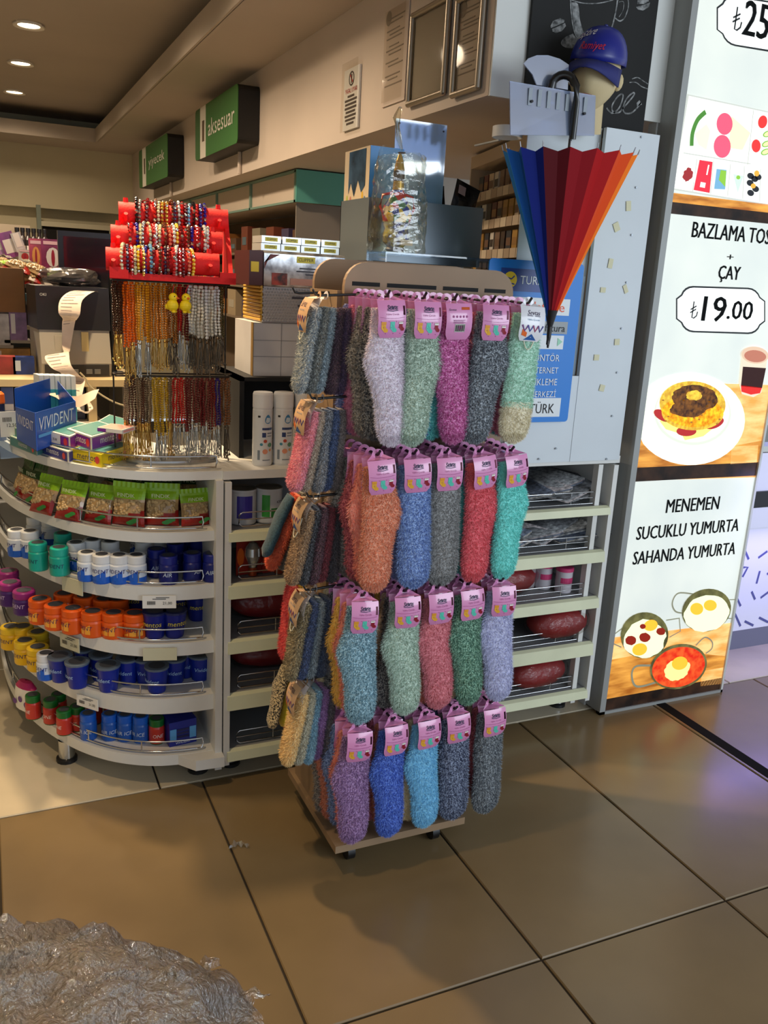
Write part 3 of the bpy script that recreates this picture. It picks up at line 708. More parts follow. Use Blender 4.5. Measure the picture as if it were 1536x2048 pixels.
mini_sock(-.019, -.062, M('mini_yellow', (236, 178, 60), .4), M('mini_orange', (226, 150, 50), .4), 1.05); mini_sock(.0, -.061, M('mini_teal', (90, 200, 178), .4), s=1.1)
mini_sock(.019, -.060, M('mini_red', (140, 24, 44), .4), PAPER, .95)
for k in range(10): pr.poly([(-.025+.0055*k+.0009*math.cos(q), 0, -.050-.026*((k*7) % 3)/2+.0009*math.sin(q)) for q in [-i*PI/3 for i in range(6)]], mp_)
PRINT = warp(pr, bend).mesh('print')
pr = MB(); pr.text('Sevtas', (0, 0, -.024), XD, ZD, dkp, w=.032, h=.011, shear=.3); pr.ribbon([(-.016, 0, -.026), (.016, 0, -.0262)], .0016, (0, 1, 0), dkp)
pr.text('Uyku Çorabı', (0, 0, -.038), XD, ZD, M('card_blue', (70, 130, 170), .5), w=.03)
for k, c in enumerate(((110, 50, 120), (60, 70, 150), (150, 40, 90), (60, 60, 130))):
    x = -.026+.013*k; pr.ribbon([(x, 0, -.048), (x+.007, 0, -.062), (x+.014, 0, -.048)], .004, (0, 1, 0), M('chevron%d' % k, c, .5))
pr.poly([(-.016, 0, -.083), (0, 0, -.068), (.016, 0, -.083)][::-1], M('card_blue2', (40, 90, 160), .5))
pr.poly([(-.024, 0, -.058), (-.024, 0, -.072), (-.012, 0, -.076), (-.012, 0, -.066)][::-1], ORANGEP)
PRINTW = warp(pr, bend).mesh('print')
pr = MB(); pr.text('Sevtas', (-.017, 0, -.02), XD, ZD, dkp, w=.017, shear=.3); pr.box((.004, 0, -.018), (.024, .0001, -.012), ORANGEP)
for k in range(5): pr.poly([(-.016+.008*k+.0024*math.cos(q), 0, -.033+.003*math.sin(q)) for q in [-i*PI/3 for i in range(6)]], mp_)
pr.box((-.012, .0001, -.068), (.013, .0002, -.049), PAPER)
for k in range(13): pr.box((-.010+.0017*k, 0, -.066), (-.010+.0017*k+.0006+.0005*(k % 3 == 0), .0001, -.052), INK)
for k in range(4): pr.box((-.016, 0, -.0412-.0022*k), (.012-.004*(k % 2), .0001, -.0402-.0022*k), mp_)
PRINTB = warp(pr, bend).mesh('print')
LOOP = MB().tube([(-.018, -.018, -.05), (-.016, -.019, -.085), (-.008, -.02, -.105), (0, -.02, -.11), (.008, -.02, -.105), (.016, -.019, -.085), (.018, -.018, -.05)], .0016, M('loop_cord', (220, 214, 190), .6), 5).mesh('hang_cord')

def sock(me, loc, rot, a, b, label, group, card=CARD, prn=PRINT, toe=None, sc=1.0, cord=False, gname='fluffy_sock'):
    o = bpy.data.objects.new(gname, me); COL.objects.link(o); o.location = loc; o.rotation_euler = rot; o.scale = (sc,)*3
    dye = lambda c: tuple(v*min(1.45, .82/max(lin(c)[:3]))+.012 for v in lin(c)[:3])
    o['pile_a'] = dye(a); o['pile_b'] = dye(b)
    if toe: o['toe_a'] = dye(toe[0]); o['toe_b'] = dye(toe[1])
    o.color = lin(a)
    tag(o, label, 'sock', group)
    if card:
        c = part('header_card', card, o, sc=(1.14, 1, 1.04))
        if prn: part('print', prn, c)
    if cord: part('hang_cord', LOOP, o)
    return o
FRONT = [
 [('lilac-white', -1, (228, 214, 226), (246, 238, 246), .032), ('sage green', 1, (138, 156, 142), (180, 194, 180), -.012), ('magenta', -1, (158, 62, 122), (214, 140, 186), .028), ('charcoal grey', 1, (70, 76, 84), (150, 156, 162), -.018), ('mint', 0, (176, 216, 196), (200, 232, 216), -.016)],
 [('orange', 1, (216, 128, 92), (240, 176, 146), .012), ('blue', 0, (88, 112, 164), (150, 174, 212), .02), ('mid grey', 0, (116, 116, 116), (140, 140, 140), .012), ('coral', 1, (226, 92, 104), (240, 122, 130), .016), ('turquoise', 1, (104, 192, 186), (130, 212, 204), .014)],
 [('teal-grey', -1, (88, 122, 136), (160, 188, 196), .006), ('pale sage', -1, (142, 162, 148), (184, 200, 186), .022), ('dusty pink', -1, (186, 106, 116), (210, 134, 142), .03), ('green', -1, (58, 98, 82), (136, 172, 150), .028), ('lavender', -1, (172, 174, 204), (196, 198, 222), .02)],
 [('purple', -1, (112, 80, 122), (164, 132, 172), .0), ('royal blue', -1, (44, 74, 158), (96, 126, 196), .004), ('sky blue', -1, (112, 178, 214), (140, 204, 232), .02), ('navy fleck', 0, (38, 46, 72), (140, 150, 172), .022), ('dark grey fleck', 0, (64, 70, 78), (140, 146, 150), .012)],
]
RN = ['top', 'second', 'third', 'bottom']
BACKC = [('grey-brown', (92, 86, 80), (150, 142, 132)), ('dusty rose', (180, 96, 120), (206, 130, 150)), ('slate blue', (84, 96, 140), (140, 150, 190)), ('rust', (170, 96, 70), (200, 130, 100)),
         ('dark red', (130, 50, 60), (170, 90, 96)), ('black fleck', (40, 40, 44), (120, 116, 110)), ('beige', (176, 150, 120), (204, 182, 156)), ('teal', (60, 140, 140), (100, 180, 176)),
         ('cream', (206, 186, 140), (228, 212, 176)), ('mustard', (206, 158, 60), (224, 184, 96)), ('denim blue', (70, 90, 130), (120, 140, 180)), ('salmon', (216, 120, 100), (234, 150, 130))]
LEFT_BACK = [['black fleck', 'grey-brown', 'dusty rose', 'slate blue'], ['salmon', 'dark red', 'grey-brown', 'beige'], ['salmon', 'mustard', 'black fleck', 'cream'], ['salmon', 'denim blue', 'rust', 'grey-brown']]
rb = random.Random(11)
for r in range(4):
    for c in range(5):
        nm, heel, a, b, dx = FRONT[r][c]; x, z = COLX[r][c], FRONT_Z[r]
        kw = {}; me = SM['f', heel]
        if nm == 'mint': me = SM['toe']; kw = dict(card=CARDW, prn=PRINTW, toe=((222, 212, 180), (236, 226, 200)), cord=True)
        if nm == 'magenta': kw = dict(prn=PRINTB)
        off = .016*(-heel) if heel else 0
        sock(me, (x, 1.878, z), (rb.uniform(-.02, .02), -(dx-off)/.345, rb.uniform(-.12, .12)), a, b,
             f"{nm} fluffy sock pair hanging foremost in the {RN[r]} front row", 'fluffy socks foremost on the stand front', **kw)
        for k in range(1, 5):
            if c == 0: q = next(v for v in BACKC if v[0] == LEFT_BACK[r][k-1])
            else: q = BACKC[rb.randrange(12)]
            sx = -.006*k if c == 0 else rb.uniform(-.01, .01)
            lb = f"{q[0]} sock pair, {ORD[k-1]} layer behind the {nm} one, {RN[r]} front row"
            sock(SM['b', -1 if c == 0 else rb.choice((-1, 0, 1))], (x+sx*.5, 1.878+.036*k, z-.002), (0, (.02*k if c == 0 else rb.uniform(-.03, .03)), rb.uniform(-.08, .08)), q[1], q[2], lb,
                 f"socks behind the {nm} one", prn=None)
SIDE = [
 [('grey-blue', (112, 122, 132), (176, 176, 168)), ('dark grey', (88, 90, 88), (130, 132, 126)), ('pale blue-grey', (112, 126, 134), (150, 160, 164)), ('dark plum', (58, 40, 52), (90, 66, 78)), ('deep violet', (60, 44, 70), (90, 70, 96))],
 [('pink', (226, 136, 150), (240, 160, 172)), ('taupe', (142, 124, 108), (172, 156, 138)), ('stone grey', (96, 98, 104), (140, 142, 146)), ('navy', (46, 60, 92), (80, 96, 130)), ('grey-brown', (92, 84, 82), (120, 110, 106))],
 [('brown', (112, 88, 66), (160, 132, 100)), ('black fleck', (36, 36, 38), (92, 92, 96)), ('plum-black', (54, 34, 40), (100, 66, 76)), ('dark red', (92, 30, 38), (120, 50, 56)), ('charcoal', (44, 40, 44), (76, 70, 74))],
 [('olive-brown', (96, 84, 60), (150, 136, 104)), ('navy', (40, 52, 82), (72, 86, 120)), ('slate', (96, 106, 112), (130, 140, 144)), ('dark blue', (44, 54, 76), (80, 90, 110)), ('grey', (88, 88, 92), (120, 120, 122))],
 [('cream', (230, 190, 124), (246, 218, 160)), ('grey-beige', (150, 146, 128), (176, 172, 152)), ('light blue', (104, 140, 158), (136, 170, 186)), ('violet', (128, 92, 142), (156, 120, 168)), ('dark grey', (76, 70, 76), (104, 98, 102))],
]
SIDE_B = [[],
          [('black', (18, 18, 20), (30, 30, 32)), ('yellow-olive', (150, 130, 40), (170, 150, 60))],
          [('dark teal', (16, 44, 58), (30, 60, 74)), ('orange', (220, 96, 60), (236, 120, 80)), ('grey-olive', (96, 96, 88), (120, 120, 110))],
          [('coral', (216, 70, 70), (230, 100, 96)), ('yellow', (222, 180, 50), (236, 200, 80))],
          [('leopard', (30, 26, 22), (190, 170, 130)), ('bright yellow', (216, 188, 40), (220, 196, 60)), ('peach', (226, 130, 90), (240, 150, 110))]]
SR = ['top', 'second', 'third', 'fourth', 'lowest']
BX = [.74, .755, .73, .735, .725]; BT = [-.2, -.16, -.42, -.1, -.25]
for r, z in enumerate(SIDE_Z):
    for k, (nm, a, b) in enumerate(SIDE[r]):
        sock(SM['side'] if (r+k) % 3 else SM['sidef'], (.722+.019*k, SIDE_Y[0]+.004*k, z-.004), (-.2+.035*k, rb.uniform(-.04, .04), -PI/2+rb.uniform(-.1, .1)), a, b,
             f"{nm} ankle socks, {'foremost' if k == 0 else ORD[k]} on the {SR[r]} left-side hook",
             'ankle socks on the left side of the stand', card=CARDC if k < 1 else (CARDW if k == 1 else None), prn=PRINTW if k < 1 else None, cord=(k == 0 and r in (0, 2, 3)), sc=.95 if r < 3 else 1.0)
    for k, (nm, a, b) in enumerate(SIDE_B[r]):
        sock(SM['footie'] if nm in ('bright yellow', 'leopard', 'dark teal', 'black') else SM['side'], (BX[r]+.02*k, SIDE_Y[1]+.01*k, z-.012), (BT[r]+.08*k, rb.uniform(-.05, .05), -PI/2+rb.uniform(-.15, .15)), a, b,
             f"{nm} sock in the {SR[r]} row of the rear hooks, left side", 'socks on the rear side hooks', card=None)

# ================================================================ on the curved counter top
ZT = 1.032
def pbox(A, B, Cc, z, h, m, mb=None):
    """box standing on height z from three base corners seen in the photograph: left, near, right"""
    a, b, c = (P(x, y, Z=z) for x, y in (A, B, Cc)); d = a + c - b
    for q in (a, b, c, d): q.z = z
    return a, b, c, d, (mb or MB()).hexa([a, b, c, d], h, m)
def facetext(mb, s, p0, p1, z, h, m, w=None, f=.5, shear=0, off=.0012):
    p0, p1 = Vector(p0), Vector(p1); x = (p1-p0).normalized(); n = x.cross(Vector((0, 0, 1)))
    o = p0.lerp(p1, f) + n*off; o.z = z
    mb.text(s, o, x, (0, 0, 1), m, h=h, w=w, shear=shear)
def facequad(mb, p0, p1, f0, f1, z0, z1, m, off=.0007):
    p0, p1 = Vector(p0), Vector(p1); n = (p1-p0).normalized().cross(Vector((0, 0, 1)))*off
    a, b = p0.lerp(p1, f0)+n, p0.lerp(p1, f1)+n
    mb.quad((a.x, a.y, z0), (b.x, b.y, z0), (b.x, b.y, z1), (a.x, a.y, z1), m)
MW = M('mint_white', (228, 224, 214), .4); MPU = M('mint_purple', (128, 44, 150), .4); MYE = M('mint_yellow', (240, 214, 24), .4)
MNV = M('mint_navy', (50, 52, 130), .4); MPK = M('mint_pinkred', (220, 60, 60), .4); MTE = M('mint_teal', (70, 130, 128), .4)
def mint_box(A, B, Cc, z, h, label, body, band, txt, tops=None, price=False):
    a, b, c, d, mb = pbox(A, B, Cc, z, h, body); ctr = (a+c)/2
    t = thing('mint_box', label, 'box', (ctr.x, ctr.y, z), group='mint boxes on the curved counter top')
    sh = lambda m: setattr(m, 'v', [(x-ctr.x, y-ctr.y, q-z) for x, y, q in m.v])
    sh(mb); mb.build('carton', t)
    p = MB()
    for u, v, f0, f1 in ((a, b, .35 if price else .04, .97), (b, c, .02, .8)):
        facequad(p, u, v, f0, f1, z+h*.08, z+h*.9, band)
        if not price or u is b: facetext(p, 'mentos', u, v, z+h*.35, h*.4, txt, f=(f0+f1)/2)
        q = Vector(u).lerp(Vector(v), f1-.1); n = (Vector(v)-Vector(u)).normalized(); o = n.cross(Vector((0, 0, 1)))*.0013
        p.poly([(q.x+o.x+n.x*h*.26*math.cos(k*PI/5), q.y+o.y+n.y*h*.26*math.cos(k*PI/5), z+h*.5+h*.3*math.sin(k*PI/5)) for k in range(10)], MPK)
    if price:
        facequad(p, a, b, .03, .72, z+h*.08, z+h*.95, PAPER, .002)
        for k in range(8): facequad(p, a, b, .1+.03*k, .115+.03*k, z+h*.45, z+h*.68, INK, .003)
        facetext(p, '35,00', a, b, z+h*.4, h*.22, INK, f=.55, off=.003)
    sh(p); p.build('print', t)
    lid = MB().hexa([(q - ctr).lerp(Vector((0, 0, 0)), .12) + Vector((0, 0, h-z+z)) - Vector((0, 0, (q-ctr).z)) for q in (a, b, c, d)], .0015, tops or MTE)
    lid.build('lid_print', t)
mint_box((145, 922), (203, 935), (268, 912), ZT, .038, 'yellow mint box under the purple one at the front', MYE, M('mint_yellow2', (232, 200, 20), .4), M('mint_ink', (30, 30, 80), .4))
mint_box((76, 905), (137, 926), (200, 900), ZT, .034, 'white mint box with navy band, under the priced box', MW, MNV, PAPER)
mint_box((20, 890), (74, 912), (140, 890), ZT, .03, 'flat teal mint box, at far left of the front row', M('mint_tealbody', (150, 170, 160), .4), MTE, PAPER)
mint_box((135, 884), (183, 902), (262, 878), ZT+.038, .042, 'purple and white mint box on the yellow one', MW, MPU, PAPER)
mint_box((79, 882), (140, 900), (190, 876), ZT+.034, .04, 'white mint box with price card on its front', MW, MPU, PAPER, price=True)
mint_box((30, 872), (76, 888), (130, 870), ZT+.03, .026, 'flat green mint box stacked on the flat teal one', M('mint_greenbody', (120, 150, 120), .4), MTE, YELLOW)
# flat chewing gum packs at the back of the purple box
for k in range(3):
    a, b, c, d, mb = pbox((195, 862), (244, 868), (270, 860), ZT+.082+.0135*k, .011, MW)
    ctr = (a+c)/2; mb.v = [(x-ctr.x+.0, y-ctr.y, z) for x, y, z in mb.v]
    o = mb.build('gum_packet', None, (ctr.x+.006*(k % 2), ctr.y, 0)); tag(o, f"flat pink and white gum packet, {('bottom', 'middle', 'top')[k]} of the stack of three", 'packet', 'flat gum packets')
    q = MB(); facequad(q, a, b, 0, .35, ZT+.082+.0135*k, ZT+.091+.0135*k, MPU); facequad(q, b, c, .1, .9, ZT+.084+.0135*k, ZT+.09+.0135*k, M('pack_pink', (230, 150, 140), .4))
    q.hexa([(v-ctr).lerp(Vector((0, 0, 0)), .1) + Vector((ctr.x, ctr.y, 0)) - Vector((0, 0, (v-ctr).z)) + Vector((0, 0, ZT+.093+.0135*k)) for v in (a, b, c, d)], .0006, M('pack_pink', (0, 0, 0)))
    q.v = [(x-ctr.x, y-ctr.y, z) for x, y, z in q.v]; q.build('print', o)
mint_box((196, 868), (246, 884), (268, 868), ZT+.04, .042, 'white mint box under the flat gum packets', MW, M('mint_pale', (236, 214, 196), .4), MPU)
# open display carton of gum with blue front
def display(A, B, Cc, z, h0, h1, label, body, inner, word, wm, packs, rear):
    a, b, c = (P(x, y, Z=z) for x, y in (A, B, Cc)); d = a+c-b; ctr = (a+c)/2
    t = thing('display_carton', label, 'box', (ctr.x, ctr.y, z), group='open gum display cartons')
    L = lambda q, zz: (q.x-ctr.x, q.y-ctr.y, zz)
    mb = MB(); mb.poly([L(a, 0), L(b, 0), L(c, 0), L(d, 0)], inner)
    mb.quad(L(a, 0), L(b, 0), L(b, h0), L(a, h0*.9), body); mb.quad(L(b, 0), L(c, 0), L(c, h0), L(b, h0), body)
    mb.add([L(c, 0), L(d, 0), L(d, h1), L(c, h0)], [(0, 1, 2, 3)], rear); mb.add([L(d, 0), L(a, 0), L(a, h1*.95), L(d, h1)], [(0, 1, 2, 3)], rear)
    ob = mb.build('carton', t); sm = ob.modifiers.new('thick', 'SOLIDIFY'); sm.thickness = .0015
    q = MB(); facetext(q, word, b, c, z+h0*.5, h0*.34, wm, w=(c-b).length*.86, shear=.15); facetext(q, word, a, b, z+h0*.48, h0*.26, wm, w=(b-a).length*.8, shear=.15)
    facequad(q, b, c, .05, .95, z+h0*.32, z+h0*.4, M('display_light', (90, 170, 230), .4))
    q.v = [(x-ctr.x, y-ctr.y, w-z) for x, y, w in q.v]; q.build('lettering', t)
    return a, b, c, d, ctr
MVB = M('display_blue', (30, 84, 180), .35); MTQ = M('display_turquoise', (40, 140, 150), .4)
pa = display((34, 878), (74, 902), (154, 872), ZT+.032, .112, .165, 'blue open gum display carton with bold lettering, behind the mint boxes', MVB, NAVY, 'VIVIDENT', M('disp_ink', (222, 226, 244), .4), 5, MVB)
for k in range(7):
    f = (k+.5)/7; base = pa[3].lerp(pa[2], f*.9)*.75 + pa[0].lerp(pa[1], f)*.25
    t = thing('gum_pack', f"white and turquoise gum pack, {ORD[k]} from left in the blue open carton", 'pack', (pa[3].x-.05+.0165*k, pa[3].y+.005-.003*k, ZT+.04), rz=.25, group='gum packs in the display carton')
    MB().box((-.007, -.03, 0), (.007, .03, .165), M('gum_white', (214, 222, 226), .4)).build('wrapper', t)
    MB().box((-.0074, -.0306, .0), (.0074, -.0, .12), M('gum_turq', (64, 160, 178), .4)).build('sleeve', t)
t = thing('price_card_holder', 'clear holder with small price card at left end of the counter top', 'card holder', tuple(P(20, 842, Y=2.95)), rz=.2)
MB().box((-.03, -.001, -.05), (.03, .001, .03), PAPER).build('card', t)
q = MB(); q.text('12,50', (.005, -.0018, -.02), (1, 0, 0), (0, 0, 1), INK, w=.03)
for k in range(7): q.box((-.022+.004*k, -.0018, -.002), (-.02+.004*k, -.0012, .012), INK)
q.build('print', t); MB().box((-.034, .0015, -.12), (.034, .004, .034), clear_mat('acrylic', (236, 244, 250), .08)).build('holder', t)
p = P(5, 880, Z=ZT); t = thing('lighter_tube', 'tall slim tube with orange cap at the far left edge of the counter', 'tube', (p.x-.004, p.y, ZT))
MB().lathe([(.016, 0), (.017, .01), (.017, .12)], M('tube_navy', (40, 44, 80), .35), n=14).build('tube', t); MB().lathe([(.0175, .12), (.0185, .124), (.0175, .15), (.01, .158), (.001, .159)], ORANGEP, n=14).build('cap', t)

# ---------------------------------------------------------------- prayer-bead rack
RK = (.505, 2.63)
rack = thing('bead_rack', 'wire rack carrying prayer beads under a red bracelet stand', 'rack', (RK[0], RK[1], ZT), rz=-.06)
WIRE = M('wire_dark', (60, 56, 50), .35, .8)
for x in (-.165, .165): MB().cyl((x, .03, 0), (x, .03, .545), .0025, WIRE, n=8).build('upright_wire', rack)
for zz in (.53, .262):
    for y in (-.035, .03):
        MB().cyl((-.165, y, zz), (.165, y, zz), .003, WIRE, n=8).build('bar', rack)
    for x in (-.165, .165): MB().cyl((x, .03, zz), (x, -.06, zz+.012), .003, WIRE, n=8).build('bar_end', rack)
MB().lathe([(.001, 0), (.09, 0), (.092, .006), (.09, .012), (.02, .014), (.001, .014)], M('rack_base', (170, 172, 174), .3, .7), n=24, sx=1.5, sy=.7).build('base_plate', rack)
# bead strands
def strand_mesh(name, bead, r, n, tassel, tl, elong=1.0):
    bm = M('bead_'+name, bead, .18, coat=.3, noise=.05, nscale=40); tm = M('tassel_'+str(tassel), tassel, .25, .85)
    mb = MB(); Lh = n*r*2*elong*.98
    for s in (-1, 1):
        for k in range(n): mb.ball((s*(.0052+.0012*math.sin(k*.9+s)) if k > 0 else s*r*.55, 0, -r - k*2*r*elong*.98), r, bm, 6, 4, elong)
    mb.v = [(x*1.0, y, z) for x, y, z in mb.v]
    z0 = -Lh-r; tt = MB(); tt.cyl((0, 0, z0+.004), (0, 0, z0-.02), .0032, tm, .0042, 6)
    tt.ball((0, 0, z0-.004), .0052, tm, 6, 4)
    rnd = random.Random(n)
    for k in range(6):
        a = k*PI/3; l = tl*rnd.uniform(.75, 1); z1 = z0-.02
        tt.tube([(.002*math.cos(a), .002*math.sin(a), z1), (.006*math.cos(a)+rnd.uniform(-.003, .003), .005*math.sin(a), z1-l*.5), (.007*math.cos(a)+rnd.uniform(-.004, .004), .006*math.sin(a), z1-l)], .0009, tm, 4)
        tt.ball((.007*math.cos(a), .006*math.sin(a), z1-l), .0024, tm, 5, 3, 1.6)
    return mb.mesh('bead_strand'), tt.mesh('tassel')
SIL, GOL, GUN = (196, 196, 190), (206, 164, 84), (110, 100, 86)
ST = {
 'brown-black': strand_mesh('brownblack', (60, 30, 16), .0036, 20, GOL, .07), 'bright orange': strand_mesh('orange', (240, 104, 10), .0034, 24, GOL, .08, 1.1),
 'amber': strand_mesh('amber', (226, 150, 24), .0038, 22, SIL, .08), 'honey': strand_mesh('honey', (206, 124, 22), .0037, 23, GOL, .07), 'dark amber': strand_mesh('dkamber', (150, 86, 18), .0036, 23, GUN, .07),
 'red': strand_mesh('red', (196, 24, 22), .0036, 20, SIL, .07), 'maroon': strand_mesh('maroon', (110, 14, 22), .0038, 21, SIL, .07), 'ivory white': strand_mesh('ivory', (244, 238, 220), .0050, 15, GUN, .075), 'pearl white': strand_mesh('pearl', (236, 238, 236), .0047, 16, GUN, .08),
 'mustard': strand_mesh('mustard', (186, 150, 24), .0032, 24, SIL, .08, 1.1), 'speckled red-brown': strand_mesh('speckled', (110, 44, 40), .0040, 17, SIL, .08), 'violet': strand_mesh('violet', (40, 20, 110), .0038, 19, SIL, .08),
 'bronze': strand_mesh('bronze', (120, 74, 40), .004, 18, GUN, .08), 'grey metal': strand_mesh('grey', (120, 104, 80), .0034, 20, GOL, .09), 'olive': strand_mesh('olive', (70, 66, 24), .0036, 22, GUN, .06)}
UP = ['brown-black', 'brown-black', 'bright orange', 'bright orange', 'amber', 'amber', 'amber', 'honey', 'honey', 'honey', 'dark amber', 'dark amber', 'red', 'maroon', 'pearl white', 'ivory white', 'ivory white', 'pearl white', 'ivory white', 'pearl white', 'olive']
LOWB = ['grey metal', 'brown-black', 'grey metal', 'brown-black', 'grey metal', 'mustard', 'mustard', 'mustard', 'grey metal', 'red', 'red', 'maroon', 'speckled red-brown', 'speckled red-brown', 'maroon', 'speckled red-brown', 'maroon', 'violet', 'bronze', 'bronze']
RM = Matrix.Translation((RK[0], RK[1], ZT)) @ Matrix.Rotation(-.06, 4, 'Z')
for tier, zz, lst in (('upper', .526, UP), ('lower', .258, LOWB)):
    for row, y in (('front', -.044), ('middle', -.006), ('rear', .022)):
        n = len(lst)
        for k, nm in enumerate(lst):
            if row == 'rear' and k % 2: continue
            x = (-.162 if tier == 'upper' else -.135) + (.308 if tier == 'upper' else .30)*(k+.5*(row != 'front'))/(n-.5); q = RM @ Vector((x, y+random.uniform(-.006, .006), zz))
            me, tt = ST[nm]
            o = bpy.data.objects.new('bead_strand', me); COL.objects.link(o); o.location = q; o.rotation_euler = (random.uniform(-.05, .05), random.uniform(-.05, .05), random.uniform(-1.2, 1.2))
            s = random.uniform(.92, 1.06); o.scale = (s, s, s)
            tag(o, f"{nm} prayer bead strand, {ORD[k]} from left on the {tier} {row} bar", 'prayer beads', f"prayer beads on the {tier} bars")
            part('tassel', tt, o)
# two chick key rings hung on the red strands
CH = M('chick_yellow', (246, 214, 24), .5); 
for px, py, w, fl in ((345, 602, 'left', 1), (371, 603, 'right', .55)):
    p = P(px, py, Y=2.53); t = thing('chick_keyring', f"yellow plastic chick key ring, the {w} one of two, on the red beads", 'key ring', p, rz=-.3 if w == 'left' else -.9, group='chick key rings')
    mb = MB(); mb.ball((0, 0, -.012), .017, CH, 12, 8, 1.0); mb.ball((.002, 0, .010), .0125, CH, 12, 8); mb.ball((-.014, 0, -.016), .008, CH, 8, 6)
    mb.build('body', t); MB().cyl((.012, -.004, .009), (.020, -.006, .008), .004, ORANGEP, .0008, 8).build('beak', t)
    e = MB().ball((.007, -.0105, .013), .0018, INK, 6, 4); e.build('eye', t)
    f = MB().ball((.004, -.008, -.029), .0065, CH, 8, 5, .6).ball((.006, .008, -.029), .0065, CH, 8, 5, .6); f.build('feet', t)
    MB().tube([(0, 0, .022), (.001, 0, .03), (.003, .01, .045)], .0012, M('red_cord', (190, 20, 30), .5), 5).build('cord', t)

# ---------------------------------------------------------------- red bracelet stand with three rolls
bs = thing('bracelet_stand', 'red plush bracelet stand with three stepped rolls on the bead rack', 'stand', (.505, 2.62, ZT+.535), rz=-.14)
FELT = M('red_felt', (226, 20, 18), .7, bump=.1, bscale=200)
MB().box((-.17, -.08, -.002), (.175, .1, .016), FELT).box((-.17, -.09, .0), (-.12, .1, .03), FELT).box((.13, -.08, .0), (.175, .1, .03), FELT).build('base', bs)
ROLLS = [(.012, .055, .178), (-.010, -.005, .112), (-.024, -.06, .050)]
for sx in (-.13, .155):
    MB().prism([(sx, -.075, .0), (sx, .1, .0), (sx, .1, .21), (sx, .07, .21), (sx, .03, .15), (sx, -.03, .09), (sx, -.075, .03)], (.012, 0, 0), FELT).build('side_bracket', bs)
RR = .031
for k, (dx, y, z) in enumerate(ROLLS):
    m = MB().cyl((dx-.155, y, z), (dx+.152, y, z), RR, FELT, n=24)
    m.build('roll', bs)
    for a in (-.135, .125):
        MB().cyl((dx+a, y-.03, z-.018), (dx+a, y-.045, z-.002), .006, FELT, n=8).build('peg', bs); MB().cyl((dx+a, y, z+RR-.004), (dx+a, y, z+RR+.012), .008, FELT, .006, n=8).build('peg', bs)
BCOL = [('black', (26, 22, 22)), ('garnet', (110, 14, 20)), ('silver', (170, 166, 156)), ('red', (200, 26, 24)), ('gold', (214, 164, 60)), ('cream', (226, 206, 160)), ('white', (222, 218, 206)),
        ('purple-black', (56, 30, 60)), ('navy', (34, 26, 130)), ('sky blue', (110, 160, 190)), ('grey', (110, 106, 104)), ('yellow', (244, 190, 30)), ('brown', (96, 46, 26)), ('coral', (226, 110, 80))]
BM = {}
for nm, c in BCOL:
    bm = M('bracelet_'+nm, c, .15, coat=.4, metal=.6 if nm in ('silver', 'gold') else 0); sm_ = M('spacer', (200, 196, 184), .2, .9); mb = MB(); n = 22; R = RR+.006
    for k in range(n):
        a = 2*PI*k/n; mb.ball((0, R*math.cos(a), R*math.sin(a)*1.06-.003), .0054, sm_ if k % 6 == 3 else bm, 6, 4)
    BM[nm] = mb.mesh('bead_bracelet')
SEQ = [['black', 'silver', 'garnet', 'garnet', 'red', 'brown', 'cream', 'gold', 'gold', 'brown', 'purple-black', 'white', 'red', 'garnet', 'sky blue', 'black', 'red', 'navy', 'navy'],
       ['garnet', 'red', 'navy', 'cream', 'silver', 'cream', 'red', 'white', 'cream', 'brown', 'coral', 'white', 'yellow', 'garnet', 'red', 'brown', 'navy', 'red', 'garnet', 'white', 'white'],
       ['cream', 'purple-black', 'red', 'cream', 'yellow', 'gold', 'navy', 'sky blue', 'garnet', 'brown', 'red', 'purple-black', 'garnet', 'red', 'white', 'red', 'garnet', 'coral', 'yellow']]
BSM = Matrix.Translation(bs.location) @ Matrix.Rotation(-.14, 4, 'Z')
for r, (dx, y, z) in enumerate(ROLLS):
    n = len(SEQ[r]); x0, x1 = ((-.105, .085), (-.108, .112), (-.108, .075))[r]
    for k, nm in enumerate(SEQ[r]):
        o = bpy.data.objects.new('bead_bracelet', BM[nm]); COL.objects.link(o)
        o.location = BSM @ Vector((dx + x0 + (x1-x0)*k/(n-1), y, z)); o.rotation_euler = (random.uniform(0, 6), 0, -.14+random.uniform(-.16, .16))
        tag(o, f"{nm} bead bracelet, {ORD[k]} from left on the {('top', 'middle', 'bottom')[r]} red roll", 'bracelet', f"bracelets on the {('top', 'middle', 'bottom')[r]} red roll")

# ---------------------------------------------------------------- boxes and cans right of the beads
bp = thing('dark_cupboard', 'black open cupboard behind the spray cans, carrying the white carton', 'cupboard', (.95, 2.8, ZT))
for nm, a, b in (('side_panel', (-.235, -.16, 0), (-.22, .16, .255)), ('side_panel', (.3, -.16, 0), (.315, .16, .255)), ('top_panel', (-.235, -.16, .243), (.315, .16, .255)), ('back_panel', (-.22, .15, 0), (.3, .16, .243))):
    MB().box(a, b, MATTBLACK).build(nm, bp)
z = ZT+.256
t = thing('white_carton', 'large plain white carton under the silver box', 'carton', (.90, 2.78, z)); H = .165
MB().box((-.135, -.11, 0), (.18, .11, H), M('carton_white2', (206, 206, 208), .6, noise=.04)).build('carton', t)
k_ = MB()
for zz in (.06, .11, .163): k_.box((-.135, -.1112, zz), (.18, -.1102, zz+.002), M('fold_line', (150, 152, 156), .7))
k_.box((-.045, -.1112, 0), (-.043, -.1102, H), M('fold_line', (0, 0, 0))); k_.build('fold_lines', t)
MB().box((-.137, -.1112, 0), (-.1345, -.09, H), M('tape_tan', (150, 120, 70), .4)).build('tape', t)
z += H+.001
QS = M('quilted_silver', (176, 180, 188), .35, .35); QY = M('quilted_yellow', (206, 160, 60), .45)
